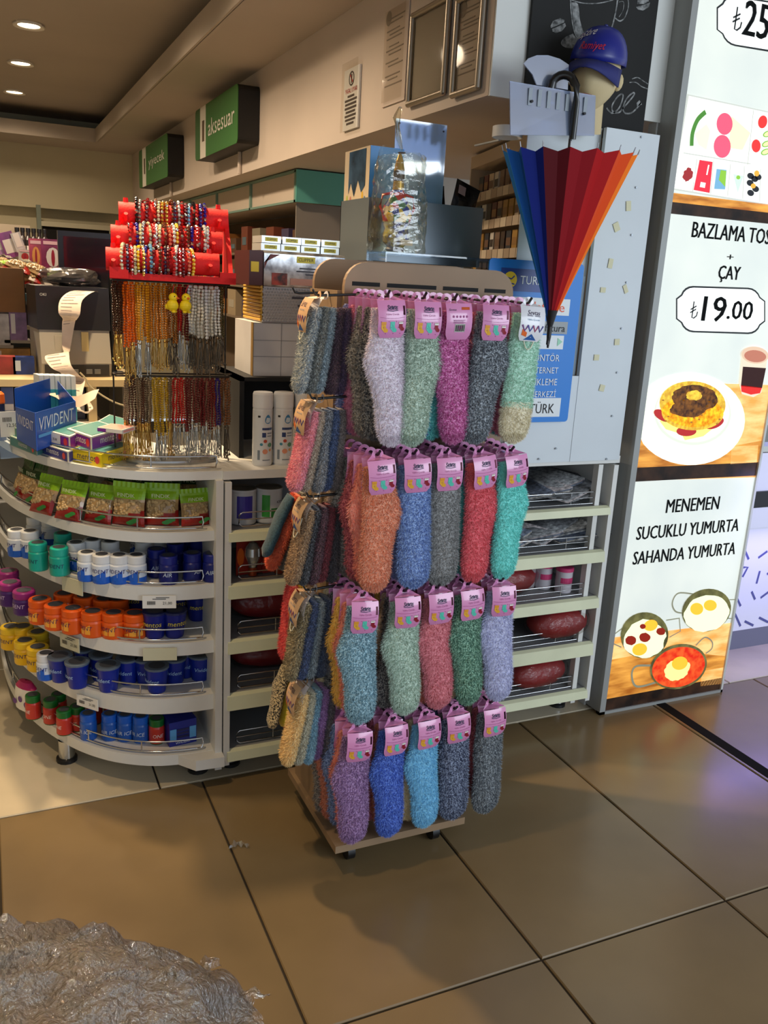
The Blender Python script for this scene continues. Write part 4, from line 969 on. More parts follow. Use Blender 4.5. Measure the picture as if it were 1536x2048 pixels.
t = thing('quilted_box', 'silver diamond-quilted carton with yellow ribbed end, on the white carton', 'carton', (.92, 2.78, z)); H = .11
MB().box((-.125, -.1, 0), (.16, .1, H), QS).build('carton', t)
st = MB()
for r in range(12):
    for c in range(30):
        x = -.123+.0094*c+(.0047 if r % 2 else 0); zc = .005+.0088*r
        if x > .155: continue
        st.add([(x-.0044, -.1004, zc), (x, -.1004, zc-.004), (x+.0044, -.1004, zc), (x, -.1004, zc+.004), (x, -.1024, zc)], [(0, 1, 4), (1, 2, 4), (2, 3, 4), (3, 0, 4)], QS)
o = st.build('quilting', t); o['kind'] = 'stuff'
rb_ = MB()
for r in range(10): rb_.cyl((-.127, -.1, .007+.011*r), (-.127, .1, .007+.011*r), .0054, QY, n=8)
rb_.build('ribbed_end', t)
k_ = MB()
for r, (x, w) in enumerate(((-.03, .16), (0, .13), (-.01, .14))): k_.box((x, -.1032, .075-.012*r), (x+w, -.1026, .081-.012*r), M('silver_ink', (60, 62, 76), .5))
k_.build('print', t)
z += H+.001
t = thing('lighter_display_box', 'silver lighter display carton with large printed yellow logo', 'carton', (.93, 2.76, z)); H = .105
SILP = M('foil_painted_reflections', (196, 200, 204), .22, .75, noise=.25, nscale=26, rgb2=(110, 112, 118))  # darker noise paints the dark reflections of the foil into its colour
MB().prism([(-.135, -.09, 0), (-.135, .1, 0), (-.135, .1, H), (-.135, -.078, H), (-.135, -.09, H*.92)], (.265, 0, 0), SILP).build('carton', t)
MB().box((-.18, -.085, 0), (-.136, .09, H*.98), M('maroon_card', (74, 20, 18), .5)).build('side_carton', t)
f = MB(); f.box((-.175, -.0862, .04), (-.15, -.0855, .07), YELLOW); YL = M('logo_yellow', (222, 206, 40), .45)
f.box((-.03, -.0916, H*.70), (.03, -.0905, H*.88), YL); f.text('CLIPPER', (0, -.0922, H*.745), (1, 0, 0), (0, 0, 1), M('logo_ink', (60, 52, 20), .5), w=.05)
f.poly([(-.134, -.0912, H*.48), (-.134, -.0912, H*.66), (-.085, -.0912, H*.9), (-.115, -.0912, H*.9)], M('maroon_band', (110, 40, 36), .5))
for k, (x, w) in enumerate(((-.02, .1), (-.03, .12), (0, .08))): f.box((x, -.0912, .055-.009*k), (x+w, -.0906, .059-.009*k), M('silver_ink', (0, 0, 0)))
f.box((-.05, -.0911, .006), (.05, -.0905, .026), M('pinkish_photo', (206, 150, 130), .5)).box((-.11, -.0911, .004), (-.06, -.0905, .04), M('photo_red', (190, 70, 50), .5, noise=.5, nscale=40, rgb2=(60, 40, 40)))
f.box((.085, -.0911, .006), (.125, -.0905, .022), M('photo_blue', (130, 150, 190), .5)); f.build('print', t)
z += H+.001
k = 0
for lv in range(2):
    for c in range(4):
        t = thing('lighter_pack', f"silver lighter pack with yellow label, {ORD[c]} in the {('lower', 'upper')[lv]} row", 'pack', (.835+.0655*c - .006, 2.765-.004*lv, z+.0225*lv), rz=random.uniform(-.03, .03), group='silver lighter packs on the display carton')
        MB().box((-.031, -.05, 0), (.031, .05, .021), M('lighter_silver', (206, 208, 208), .3, .4)).build('pack', t)
        MB().box((-.02, -.0508, .005), (.02, -.0502, .0165), YL).text('CLIPPER', (0, -.0512, .008), (1, 0, 0), (0, 0, 1), M('logo_ink', (0, 0, 0)), w=.03).build('label', t)
for k, (px, w) in enumerate(((525, 'left'), (568, 'middle'), (611, 'right'))):
    p = P(px, 930, Z=ZT); t = thing('spray_can', f"white spray can with blue drop mark, the {w} one of three", 'spray can', (p.x, 2.535, ZT), rz=.15-.1*k, group='white spray cans')
    cw = M('can_white', (216, 218, 220), .3)
    MB().lathe([(.0285, 0), (.0305, .006), (.0305, .17), (.0295, .176)], cw, n=20).build('can', t)
    MB().lathe([(.0302, .176), (.0308, .18), (.0308, .218), (.0285, .224), (.001, .2245)], M('cap_white', (224, 224, 222), .35), n=20).build('cap', t)
    f = MB(); R = .0309
    def rp(x, zz, r=R): return (r*math.sin(x/R), -r*math.cos(x/R), zz)
    f.poly([rp(.004+.010*math.cos(q)*(1-.3*math.sin(q)), .145+.014*math.sin(q)) for q in [i*PI/6 for i in range(12)]], M('drop_blue', (60, 130, 180), .4))
    f.poly([rp(.006+.006*math.cos(q), .143+.007*math.sin(q), R+.0003) for q in [i*PI/5 for i in range(10)]], M('drop_light', (200, 220, 232), .4))
    def strip_(x0, x1, z0, z1, m, n=5):
        f.add([rp(x0+(x1-x0)*i/n, z0) for i in range(n+1)] + [rp(x0+(x1-x0)*i/n, z1) for i in range(n+1)], [(i, i+1, n+2+i, n+1+i) for i in range(n)], m)
    ib = M('can_navy', (40, 60, 110), .4)
    strip_(-.014, .022, .112, .119, ib); strip_(-.014, -.002, .09, .104, ib); strip_(.002, .02, .1, .104, M('can_grey', (120, 130, 140), .4)); strip_(.002, .02, .092, .095, M('can_grey', (0, 0, 0)))
    strip_(-.028, -.02, .15, .156, INK, 2); strip_(-.028, -.02, .02, .05, M('can_grey', (0, 0, 0)), 2); strip_(-.012, .014, .018, .021, M('can_grey', (0, 0, 0)))
    for (x, zz, r, c) in ((-.004, .078, .006, (190, 80, 60)), (-.016, .068, .005, (60, 130, 150)), (.012, .066, .008, (70, 130, 80)), (.013, .05, .005, (220, 150, 60)), (-.004, .046, .009, (224, 150, 120))):
        f.poly([rp(x+r*math.cos(q), zz+r*.9*math.sin(q)) for q in [i*PI/4 for i in range(8)]], M('dot%d' % c[0], c, .4))
    f.build('print', t)

# ---------------------------------------------------------------- goods in the straight shelves
for px, w, lab, col, kind in ((492, 'left', 'white paint tin with blue-violet label, on the top left-bay shelf', (60, 50, 150), 0), (548, 'right', 'white paint tin with green label, beside the violet-labelled tin', (50, 150, 50), 1)):
    p = P(px, 1050, Z=.85); t = thing('paint_tin', lab, 'tin', (p.x, 2.545, .8485), rz=.2, group='paint tins')
    MB().lathe([(.04, 0), (.042, .004), (.042, .1), (.043, .104), (.043, .11)], M('tin_white', (200, 202, 204), .35), n=20).build('tin', t)
    MB().lathe([(.043, .11), (.04, .112), (.036, .108), (.001, .108)], M('tin_lid', (150, 146, 136), .3, .8), n=20).build('lid', t)
    R = .0425; f = MB()
    a = [-.9+1.2*i/6 for i in range(7)] if kind == 0 else [-1.0+.6*i/6 for i in range(7)]
    f.add([(R*math.sin(q), -R*math.cos(q), .022) for q in a] + [(R*math.sin(q), -R*math.cos(q), .092) for q in a], [(i, i+1, 8+i, 7+i) for i in range(6)], M('tin_label%d' % kind, col, .4))
    if kind: 
        g, fs, asp = text_geo('cryl'); f.add([((R+.0004)*math.sin((x*.034+.006)/R), -(R+.0004)*math.cos((x*.034+.006)/R), .062+y*.014) for x, y in g], fs, INK)
        b = [-.3+1.2*i/6 for i in range(7)]; f.add([(R*math.sin(q), -R*math.cos(q), .02) for q in b] + [(R*math.sin(q), -R*math.cos(q), .05) for q in b], [(i, i+1, 8+i, 7+i) for i in range(6)], GREENP)
    f.build('label', t)
RC = M('bulb_card', (168, 40, 24), .45, noise=.2, nscale=12)
for px, w in ((500, 'left'), (556, 'right')):
    p = P(px, 1145, Z=.68); t = thing('bulb_pack', f"red blister pack with silver light bulb, {w} one on the second left-bay shelf", 'pack', (p.x, 2.53, .68), rz=.1, group='light bulb packs')
    MB().box((-.05, 0, 0), (.05, .004, .13), RC).build('card', t)
    MB().lathe([(.012, .03), (.016, .045), (.026, .07), (.024, .095), (.012, .112), (.001, .116)], M('bulb_silver', (190, 186, 180), .2, .7, noise=.3, nscale=60, stretch=(1, 1, .02)), (-.005, -.024, 0), 14).build('bulb', t)
    MB().lathe([(.014, .005), (.014, .032)], M('bulb_base', (150, 60, 20), .35, .5), (-.005, -.024, 0), 12).build('bulb_base', t)
    d = MB()
    for k in range(4): d.poly([(.036+.005*math.cos(q), -.0008, .03+.026*k+.005*math.sin(q)) for q in [i*PI/4 for i in range(8)]], M('card_dot%d' % (k % 2), ((220, 200, 180), (60, 20, 20))[k % 2], .4))
    d.poly([(-.036+.012*math.cos(q), -.0008, .06+.03*math.sin(q)) for q in [i*PI/5 for i in range(10)]], ORANGEP); d.build('print', t)
CUSH = M('red_cushion', (150, 6, 14), .6, noise=.2, nscale=10); FILM = clear_mat('bag_film', (246, 244, 242), .03, .14, .012, .7, 26, .28)
def cushion(x, y, z, w, h, d, lab, rz=0, tail=None, seed=0):
    t = thing('red_cushion', lab, 'cushion', (x, y, z), rz=rz, group='red cushions in plastic bags')
    rnd = random.Random(seed)
    def blob(kx, ky, kz, m, jit, n=20, k=12):
        vs = []
        for j in range(k+1):
            ph = PI*j/k
            for i in range(n):
                a = 2*PI*i/n; q = 1+jit*rnd.uniform(-1, 1)
                c, s_ = math.cos(a), math.sin(a)
                vs.append((kx*math.copysign(abs(c)**.8, c)*math.sin(ph)**.7*q, ky*math.copysign(abs(s_)**.8, s_)*math.sin(ph)**.7*q, h/2-kz*math.cos(ph)*q + (.0 if kz < h else 0)))
        return MB().add(vs, [(j*n+i, j*n+(i+1) % n, (j+1)*n+(i+1) % n, (j+1)*n+i) for j in range(k) for i in range(n)], m, True)
    blob(w/2, d/2, h/2, CUSH, .015).build('cushion', t)
    b = blob(w/2+.012, d/2+.01, h/2+.004, FILM, .045)
    if tail:
        tx, tz = tail; vs = []; n = 10
        for i in range(n+1):
            f = i/n; vs += [(math.copysign(w/2*.9, tx) + tx*f + rnd.uniform(-.006, .006), -.02-.03*f+rnd.uniform(-.012, .012), h*.3 + tz*f - .03*f+rnd.uniform(-.01, .01)), (math.copysign(w/2*.9, tx)+tx*f+rnd.uniform(-.006, .006), -.02+rnd.uniform(-.012, .012), h*.6+tz*f+.03*f+rnd.uniform(-.01, .01))]
        b.add(vs, [(2*i, 2*i+1, 2*i+3, 2*i+2) for i in range(n)], FILM)
    b.build('plastic_bag', t)
cushion(1.70, 2.58, .497, .28, .115, .13, 'red cushion in clear plastic, right bay, third shelf behind the fence rail', seed=1)
cushion(1.62, 2.58, .313, .26, .10, .13, 'red cushion in clear plastic, left of two on the fourth shelf', seed=2)
cushion(1.93, 2.52, .325, .25, .12, .14, 'red cushion whose plastic bag spills out past the shelf end', seed=3, tail=(.17, .03))
cushion(1.86, 2.53, .125, .26, .12, .14, 'red cushion in clear plastic on the lowest right-bay shelf', rz=.1, seed=4, tail=(-.1, -.04))
cushion(.86, 2.62, .497, .36, .12, .14, 'dark red cushion on the third shelf, left bay', seed=5)
cushion(.86, 2.64, .313, .34, .10, .14, 'dark red cushion on the fourth shelf, left bay', seed=6)
for k, (x, y, w) in enumerate(((1.955, 2.54, 'front'), (1.905, 2.60, 'middle'), (1.85, 2.63, 'rear'))):
    t = thing('cotton_tub', f"white tub with pink lid at right end of the third shelf, {w} of three", 'tub', (x, y, .494), group='tubs with pink lids')
    MB().lathe([(.03, 0), (.032, .005), (.032, .085)], M('tub_white', (196, 190, 196), .3), n=16).build('tub', t)
    MB().lathe([(.034, .085), (.034, .098), (.03, .1), (.001, .1)], M('tub_lid', (196, 60, 110), .35), n=16).build('lid', t)
    R = .0325; a = [-1+2*i/8 for i in range(9)]
    MB().add([(R*math.sin(q), -R*math.cos(q), .04) for q in a] + [(R*math.sin(q), -R*math.cos(q), .062) for q in a], [(i, i+1, 10+i, 9+i) for i in range(8)], M('tub_lid', (0, 0, 0))).build('label', t)
NP = [M('news%d' % i, c, .6, noise=.5, nscale=70, rgb2=tuple(int(v*.55) for v in c)) for i, c in enumerate(((206, 196, 196), (176, 178, 180), (120, 122, 126), (210, 204, 196), (120, 130, 150)))]
rn = random.Random(3)
for sh, z in (('top', .85), ('second', .681)):
    for k in range(7):
        x = 1.56 + .075*k; t = thing('newspaper', f"folded newspaper, {ORD[k]} from left in the pile on the {sh} right-bay shelf", 'newspaper', (x, 2.64+rn.uniform(-.03, .02), z+.012+.009*k if k < 4 else z+.05-.008*(k-4)), group=f'newspapers on the {sh} right-bay shelf', rot=(.02, -.16+rn.uniform(-.06, .06), rn.uniform(-.35, .5)))
        mb = MB()
        for q in range(3):
            pts = [(-.13, z_*.0+.004*q, 0) for z_ in (0,)]
            mb.add([(-.13+.004*q, -.13+.006*q, .0035*q), (.12, -.13+.005*q, .0035*q+.002), (.13, -.125, .0035*q+.007), (.13, .13, .0035*q+.007), (.12, .13, .0035*q+.002), (-.13, .13, .0035*q)],
                   [(0, 1, 4, 5), (1, 2, 3, 4)], NP[(k+q+(sh == 'second')) % 5], True)
        o = mb.build('sheets', t); sm = o.modifiers.new('thick', 'SOLIDIFY'); sm.thickness = .0022

# ================================================================ kiosk front behind the sock stand
CLEAR = clear_mat('acrylic', (236, 244, 250), .08)
SHEET = M('sheet_white', (214, 222, 228), .5, noise=.03, nscale=3)
t = thing('white_sheet_panel', 'tall white screwed panel with cream tape scraps, left of the light box', 'panel', (1.6, 2.452, 1.02))
def yp(px, py, Y): q = P(px, py, Y=Y); return q
o0 = Vector((1.6, 2.452, 1.02)); Lc = lambda q: q - o0
MB().box((-.02, .002, 0), (.258, .014, .30), SHEET).box((.255, 0, 0), (.472, .016, 1.092), SHEET).box((-.02, .03, .30), (.26, .034, 1.092), SHEET).build('sheet', t)
TAPE = M('tape_scrap', (214, 210, 176), .6)
for px, py, w, h, a in ((1257, 412, 14, 22, .15), (1233, 454, 16, 20, .5), (1221, 527, 13, 22, -.1), (1206, 580, 15, 12, 0), (1251, 578, 11, 20, .5), (1234, 684, 15, 15, .05), (1193, 715, 15, 14, 0), (1204, 776, 15, 16, -.2)):
    q = yp(px, py, 2.45); s = .0015; pts = []
    for cx_, cz_ in ((-1, -1), (1, -1), (1, 1), (-1, 1)):
        X_, Z_ = cx_*w/2*s*.95, cz_*h/2*s*.95; pts.append(Lc(q) + Vector((X_*math.cos(a)-Z_*math.sin(a), -.0006, X_*math.sin(a)+Z_*math.cos(a))))
    MB().prism(pts, (0, -.0006, 0), TAPE).build('tape_scrap', t)
for px, py in ((1283, 274), (1272, 375), (1263, 470), (1253, 565), (1243, 657), (1234, 745), (1224, 832), (1213, 918), (1078, 918), (1112, 897)):
    q = Lc(yp(px, py, 2.45)); MB().cyl(q + Vector((0, .001, 0)), q + Vector((0, -.003, 0)), .0035, STEEL, n=8).build('screw', t)
# phone-credit sign board
t = thing('phone_credit_sign', 'blue phone credit sign board with white bands behind the umbrella', 'sign', (1.455, 2.44, 1.165))
SB = M('sign_blue', (20, 124, 214), .4); so = Vector((1.455, 2.44, 1.165)); sw, sh_ = .362, .522
MB().prism([(x, 0, z) for x, z in rrect(sw, sh_, .012, 3, sw/2, sh_/2)], (0, .006, 0), SB).build('board', t)
q = MB(); SWH = M('sign_paper', (226, 232, 236), .4); y_ = -.0012
def sbox(x0, z0, x1, z1, m, yy=y_): q.quad((x0, yy, z0), (x1, yy, z0), (x1, yy, z1), (x0, yy, z1), m)
sbox(.045, .425, .30, .495, M('sign_navy', (28, 60, 140), .4)); sbox(.06, .355, .32, .408, SWH); sbox(.06, .295, .32, .335, M('sign_grey', (150, 156, 160), .4)); sbox(.06, .245, .31, .29, SWH); sbox(.05, .018, .325, .082, SWH)
YG = M('sign_yellow', (250, 214, 40), .4)
q.poly([(.08+.025*math.cos(a), y_*1.6, .460+.025*math.sin(a)) for a in [i*PI/10 for i in range(20)]], YG)
q.ribbon([(.058, y_*2, .458), (.070, y_*2, .466), (.084, y_*2, .462), (.095, y_*2, .472)], .004, (0, 1, 0), M('sign_navy', (0, 0, 0))); q.ribbon([(.062, y_*2, .446), (.078, y_*2, .450), (.097, y_*2, .446)], .004, (0, 1, 0), M('sign_navy', (0, 0, 0)))
q.text('TURKCELL', (.20, y_*2, .448), XD, ZD, SWH, w=.165, h=.026)
OV = M('sign_orange', (236, 90, 40), .4)
q.poly([(.078+.02*math.cos(a), y_*2, .38+.02*math.sin(a)) for a in [i*PI/10 for i in range(20)]], OV); q.text('vodafone', (.205, y_*2, .366), XD, ZD, OV, w=.19, h=.03)
q.text('fatura', (.27, y_*2, .302), XD, ZD, INK, w=.08); q.poly([(.285, y_*2, .255), (.305, y_*2, .27), (.285, y_*2, .282)], M('sign_tri', (150, 210, 180), .4))
for k, s in enumerate(('KONTÖR', 'İNTERNET', 'YÜKLEME', 'MERKEZİ')): q.text(s, (.30-.027*text_geo(s)[2]*.9/2, y_*2, .205-.040*k), XD, ZD, SWH, h=.027, w=.027*text_geo(s)[2]*.9)
q.text('TÜRK', (.30-.05, y_*2, .03), XD, ZD, INK, h=.04, w=.10)
q.build('lettering', t)
gl = thing('kiosk_screen', 'clear acrylic screen above the counter with the blue sign fixed to it', 'screen', (1.28, 2.46, 1.03))
MB().box((0, 0, 0), (.56, .005, .62), CLEAR).build('pane', gl)
MB().box((.005, -.003, .02), (.008, .008, .6), M('edge_white', (224, 228, 232), .4)).build('edge_strip', gl)
cb = MB()
for z in (.2, .37, .52): cb.box((.49, -.004, z), (.52, .006, z+.018), M('clip_grey', (170, 176, 178), .4))
cb.build('clips', gl)
t = thing('kiosk_ledge', 'white ledge board just above the sock stand top', 'ledge', (1.12, 2.49, 1.585))
MB().box((0, .0, .035), (.4, .14, .036), CLEAR).box((.0, .0, .095), (.4, .14, .1), CLEAR).box((0, 0, .035), (.004, .14, .1), CLEAR).box((.396, 0, .035), (.4, .14, .1), CLEAR).build('riser', t)
MB().box((0, 0, 0), (.5, .43, .035), M('ledge_white', (216, 222, 228), .4)).build('board', t); MB().box((.02, .2, -.55), (.48, .40, 0), M('ledge_body', (190, 194, 198), .6)).build('body', t)
# metal tray on the ledge and what it carries
GM = M('tray_grey', (112, 122, 130), .3, .3)
t = thing('metal_tray_box', 'grey metal box tray holding the toy carton and black pouches', 'tray', (1.125, 2.65, 1.66))
for nm, a, b in (('front_panel', (0, 0, 0), (.415, .004, .19)), ('side_panel', (0, .004, 0), (.004, .24, .19)), ('side_panel', (.411, .004, 0), (.415, .24, .19)), ('rear_panel', (0, .236, 0), (.415, .24, .19)), ('bottom_panel', (.004, .004, 0), (.411, .236, .006))):
    MB().box(a, b, GM).build(nm, t)
for x in (.02, .385): MB().box((x, .02, -.04), (x+.012, .2, 0), CLEAR).build('support', t)
t = thing('toy_carton', 'cream and blue toy carton with window, in the grey tray', 'carton', (1.128, 2.662, 1.668))
MB().box((0, 0, 0), (.115, .21, .335), M('toy_blue', (34, 132, 206), .35)).build('carton', t)
q = MB(); TC = M('toy_cream', (214, 196, 166), .45)
q.quad((-.001, 0, 0), (-.001, .21, 0), (-.001, .21, .335), (-.001, 0, .335), TC)
q.poly([(-.002, .03, .33), (-.002, .17, .33), (-.002, .17, .2), (-.002, .15, .235), (-.002, .12, .19), (-.002, .09, .24), (-.002, .06, .2), (-.002, .03, .22)], M('toy_window', (70, 100, 130), .15, noise=.4, nscale=14))
for k, (y, z, c) in enumerate(((.05, .19, (220, 180, 60)), (.1, .17, (120, 170, 200)), (.15, .18, (200, 120, 100)), (.18, .185, (180, 190, 90)), (.03, .175, (90, 130, 160)))):
    q.poly([(-.0015, y+.008*math.cos(a), z+.014*math.sin(a)) for a in [i*PI/4 for i in range(8)]], M('toy_dot%d' % k, c, .4))
q.build('print', t)
ap = thing('acrylic_plate', 'upright clear blue-white acrylic plate standing in the grey tray', 'plate', (1.222, 2.69, 1.67))
PLATE = clear_mat('acrylic_blue', (190, 214, 244), .3, .08, .5)
MB().box((0, 0, 0), (.182, .004, .425), PLATE).build('plate', ap)
q = MB()
for x, z in ((.012, .412), (.17, .405)): q.cyl((x, -.002, z), (x, .006, z), .003, INK, n=8)
q.build('bolts', ap)
BLF = M('black_foil', (16, 16, 18), .18, bump=.5, bscale=22, coat=.4)
for k, (x, y, a, s, w) in enumerate(((1.405, 2.72, -.05, .9, 'left'), (1.455, 2.70, .3, 1.0, 'right'))):
    t = thing('foil_pouch', f"black shiny foil pouch in the grey tray, {w} of two", 'pouch', (x, y, 1.70), group='black foil pouches', rot=(-.1, a, .1))
    n = 8; vs = []
    for sgn in (-1, 1):
        for j in range(n+1):
            for i in range(n+1):
                u, v = i/n-.5, j/n; vs.append((u*.105*s*(1+.06*math.sin(5*v+k)), sgn*.016*(1-4*u*u)**.7*math.sin(PI*min(1, v+.1))**.6, v*.24*s))
    fs = [(o_+j*(n+1)+i, o_+j*(n+1)+i+1, o_+(j+1)*(n+1)+i+1, o_+(j+1)*(n+1)+i)[::(1 if o_ == 0 else -1)] for o_ in (0, (n+1)**2) for j in range(n) for i in range(n)]
    MB().add(vs, fs, BLF, True).build('pouch', t)
    q = MB().quad((-.045*s, -.0175, .19*s), (-.015*s, -.0175, .19*s), (-.015*s, -.012, .22*s), (-.045*s, -.012, .22*s), M('pouch_label', (150, 130, 130), .5))
    q.quad((-.012*s, -.0178, .0), (.0*s, -.0178, .0), (.0*s, -.0178, .15*s), (-.012*s, -.0178, .15*s), M('pouch_stripe', (150, 140, 30), .4)); q.build('label', t)
# painted vase inside a clear gift bag
PV = M('vase_paint', (232, 190, 70), .2, coat=.5)
nt = PV.node_tree; b_ = nt.nodes['Principled BSDF']; vo = nt.nodes.new('ShaderNodeTexVoronoi'); vo.inputs['Scale'].default_value = 42
tc = nt.nodes.new('ShaderNodeTexCoord'); cr_ = nt.nodes.new('ShaderNodeValToRGB'); nt.links.new(tc.outputs['Object'], vo.inputs['Vector'])
sp_ = nt.nodes.new('ShaderNodeSeparateColor'); nt.links.new(vo.outputs['Color'], sp_.inputs[0]); nt.links.new(sp_.outputs[0], cr_.inputs[0]); nt.links.new(cr_.outputs[0], b_.inputs['Base Color'])
cr_.color_ramp.interpolation = 'CONSTANT'; e_ = cr_.color_ramp.elements; e_[0].color = lin((232, 196, 80)); e_[1].position = .45; e_[1].color = lin((190, 50, 40))
for p_, c in ((.6, (40, 60, 150)), (.75, (240, 226, 170)), (.88, (60, 120, 70))): z_ = e_.new(p_); z_.color = lin(c)
t = thing('painted_vase', 'painted yellow, red and blue vase inside the clear gift bag', 'vase', (1.18, 2.555, 1.69))
t.scale = (.85,)*3
BLV = M('vase_blue', (26, 50, 150), .2, coat=.5, noise=.6, nscale=40, rgb2=(200, 190, 70)); BR = M('vase_band', (70, 54, 40), .4); GD_ = M('vase_gold', (206, 168, 84), .25, .5)
prof = [(.030, 0), (.036, .006), (.03, .014), (.046, .03), (.05, .05), (.044, .075), (.05, .1), (.056, .125), (.05, .155), (.03, .185), (.021, .21), (.019, .24), (.021, .25), (.02, .275), (.013, .31), (.006, .33), (.001, .335)]
MB().lathe(prof, PV, n=24, mats=[BR, BR, BLV, BLV, BLV, BLV, PV, PV, PV, PV, GD_, BR, BR, GD_, GD_, GD_]).build('body', t)
for s in (-1, 1): MB().tube([(s*.02, 0, .2), (s*.06, 0, .19), (s*.068, 0, .15), (s*.05, 0, .12)], .005, M('vase_red', (180, 40, 40), .2), 8).build('handle', t)
MB().box((-.006, -.062, .02), (.04, -.06, .04), M('vase_tag', (214, 200, 180), .5)).build('price_tag', t)
CELLO = clear_mat('cellophane', (250, 248, 236), .09, .03, .012, .5, 11, .45)
t = thing('gift_bag', 'crumpled clear cellophane bag around the painted vase', 'bag', (1.185, 2.555, 1.687))
t.scale = (.88, .9, .77)
rnd = random.Random(8); n, k = 28, 22; vs = []
for j in range(k+1):
    v = j/k
    for i in range(n):
        a = 2*PI*i/n; w = .098*(1-.12*v) + .004*math.sin(a*5+v*9); dpt = .07*(1-.5*v**2)
        q = 1 + rnd.uniform(-.03, .03)
        c, s_ = math.cos(a), math.sin(a)
        vs.append((math.copysign(abs(c)**.5, c)*w*q, math.copysign(abs(s_)**.6, s_)*dpt*q, v*.375 + rnd.uniform(-.004, .004) + .015*math.sin(2*a)*v))
MB().add(vs, [(j*n+i, j*n+(i+1) % n, (j+1)*n+(i+1) % n, (j+1)*n+i) for j in range(k) for i in range(n)], CELLO).build('film', t)
MB().tube([(.0, -.0, .385), (-.02, -.01, .43), (-.026, 0, .5), (-.01, .01, .54)], [.004, .012, .014, .006], CELLO, 8).build('gathered_top', t)
MB().tube([(-.012*math.cos(a)+.0, .012*math.sin(a), .375) for a in [i*PI/6 for i in range(13)]], .002, M('cord_dark', (60, 40, 40), .5), 5).build('tie', t)

# cigarette shelves inside the kiosk
cs = thing('cigarette_shelf', 'white-edged kiosk wall shelf with rows of small cigarette packs', 'shelf', (1.805, 2.64, 1.2), rz=-.23)
SHW = M('kiosk_shelf', (196, 178, 156), .6)
for z in (.16, .28, .40, .52, .64, .76): MB().box((0, 0, z), (.18, 1.0, z+.012), SHW).build('shelf', cs)
MB().box((.18, 0, 0), (.19, 1.0, .95), M('kiosk_back', (96, 84, 70), .7)).build('back_panel', cs)
for y in (-.012, 1.0): MB().box((-.01, y, -.17), (.19, y+.012, .95), SHW).build('side_panel', cs)
MB().box((-.01, 0, .9), (.19, 1.0, .95), SHW).build('cornice', cs)
for z in (.172, .292, .412, .532, .652, .772):
    q = MB()
    for k in range(13): q.box((-.012, .01+.074*k, z-.02), (-.008, .078+.074*k, z+.016), M('price_tile%d' % (k % 3), ((206, 190, 166), (190, 172, 150), (170, 150, 128))[k % 3], .4))
    q.build('price_tiles', cs)
CSM = Matrix.Translation(cs.location) @ Matrix.Rotation(-.23, 4, 'Z')
PKM = []
for k, c in enumerate(((196, 176, 150), (70, 52, 40), (170, 130, 60), (120, 96, 80), (206, 200, 190), (90, 40, 34), (50, 52, 60), (150, 120, 96))):
    m = MB().box((-.022, -.027, 0), (.0, .027, .088), M('pack_body%d' % k, c, .4)); m.box((-.0225, -.024, .03), (-.022, .024, .06), M('pack_photo%d' % (k % 3), ((110, 80, 60), (60, 50, 44), (150, 110, 60))[k % 3], .4)); PKM.append(m.mesh('cigarette_pack'))
rk = random.Random(4)
for s, z in enumerate((.172, .292, .412, .532, .652, .772)):
    for k in range(13):
        o = bpy.data.objects.new('cigarette_pack', PKM[rk.randrange(8)]); COL.objects.link(o)
        o.location = CSM @ Vector((.035, .045+.072*k, z)); o.rotation_euler.z = -.23+rk.uniform(-.05, .05)
        tag(o, f"small cigarette pack, {ORD[k]} from the near end on the {('lowest', 'second', 'third', 'fourth', 'fifth', 'top')[s]} kiosk shelf", 'pack', f"packs on the {('lowest', 'second', 'third', 'fourth', 'fifth', 'top')[s]} kiosk shelf")
# low drawer row seen over the ledge
dr = thing('dispenser_rack', 'brown row of small pack dispensers just above the white ledge', 'dispenser', (1.0, 2.96, 1.2))
MB().box((0, 0, 0), (.62, .04, .52), M('drawer_body', (110, 84, 66), .6)).build('body', dr)
for r in range(3):
    for c in range(12): MB().box((.006+.051*c, -.008, .03+.165*r), (.05+.051*c, 0, .16+.165*r), M('drawer_face%d' % ((r+c) % 3), ((150, 116, 92), (120, 92, 74), (170, 140, 116))[(r+c) % 3], .4)).build('dispenser_front', dr)
# teal edged canopy of the wall shelving and the white cabinet end
TEAL = M('teal_board', (104, 186, 172), .55); TEE = M('teal_edge', (120, 150, 136), .6)
t = thing('shelf_canopy', 'teal-edged light canopy box running under the fascia', 'canopy', (1.6, 4.8, 1.99))
MB().box((.012, .012, .012), (.4, 4.4, .16), M('canopy_panel', (206, 190, 172), .6)).build('light_panel', t)
for y in (.0, .9, 1.8, 2.7, 3.6): MB().box((-.002, y, 0), (.012, y+.025, .165), TEE).build('edge_strip', t)
MB().box((-.002, 0, 0), (.012, 4.4, .012), TEE).build('edge_strip', t); MB().box((-.002, 0, .155), (.012, 4.4, .168), TEE).build('edge_strip', t)
MB().box((0, -.012, 0), (.4, 0.0, .168), TEAL).build('end_panel', t)
t = thing('wall_shelving', 'dim wall shelving under the teal canopy with mixed goods', 'shelving', (1.62, 4.85, 0))
MB().box((.36, 0, 0), (.38, 4.3, 1.99), M('shelving_back', (110, 92, 74), .8)).build('back_panel', t)
for z in (1.28, 1.5, 1.72): MB().box((.05, 0, z), (.36, 4.3, z+.014), M('shelving_board', (130, 112, 92), .7)).build('shelf', t)
MB().box((0, -.01, 0), (.38, 0, 1.99), M('shelving_end', (150, 140, 128), .6)).build('end_panel', t)
rg = random.Random(9); GC = [(150, 96, 40), (96, 66, 44), (60, 64, 60), (170, 150, 120), (120, 60, 40), (70, 60, 90), (140, 130, 110)]
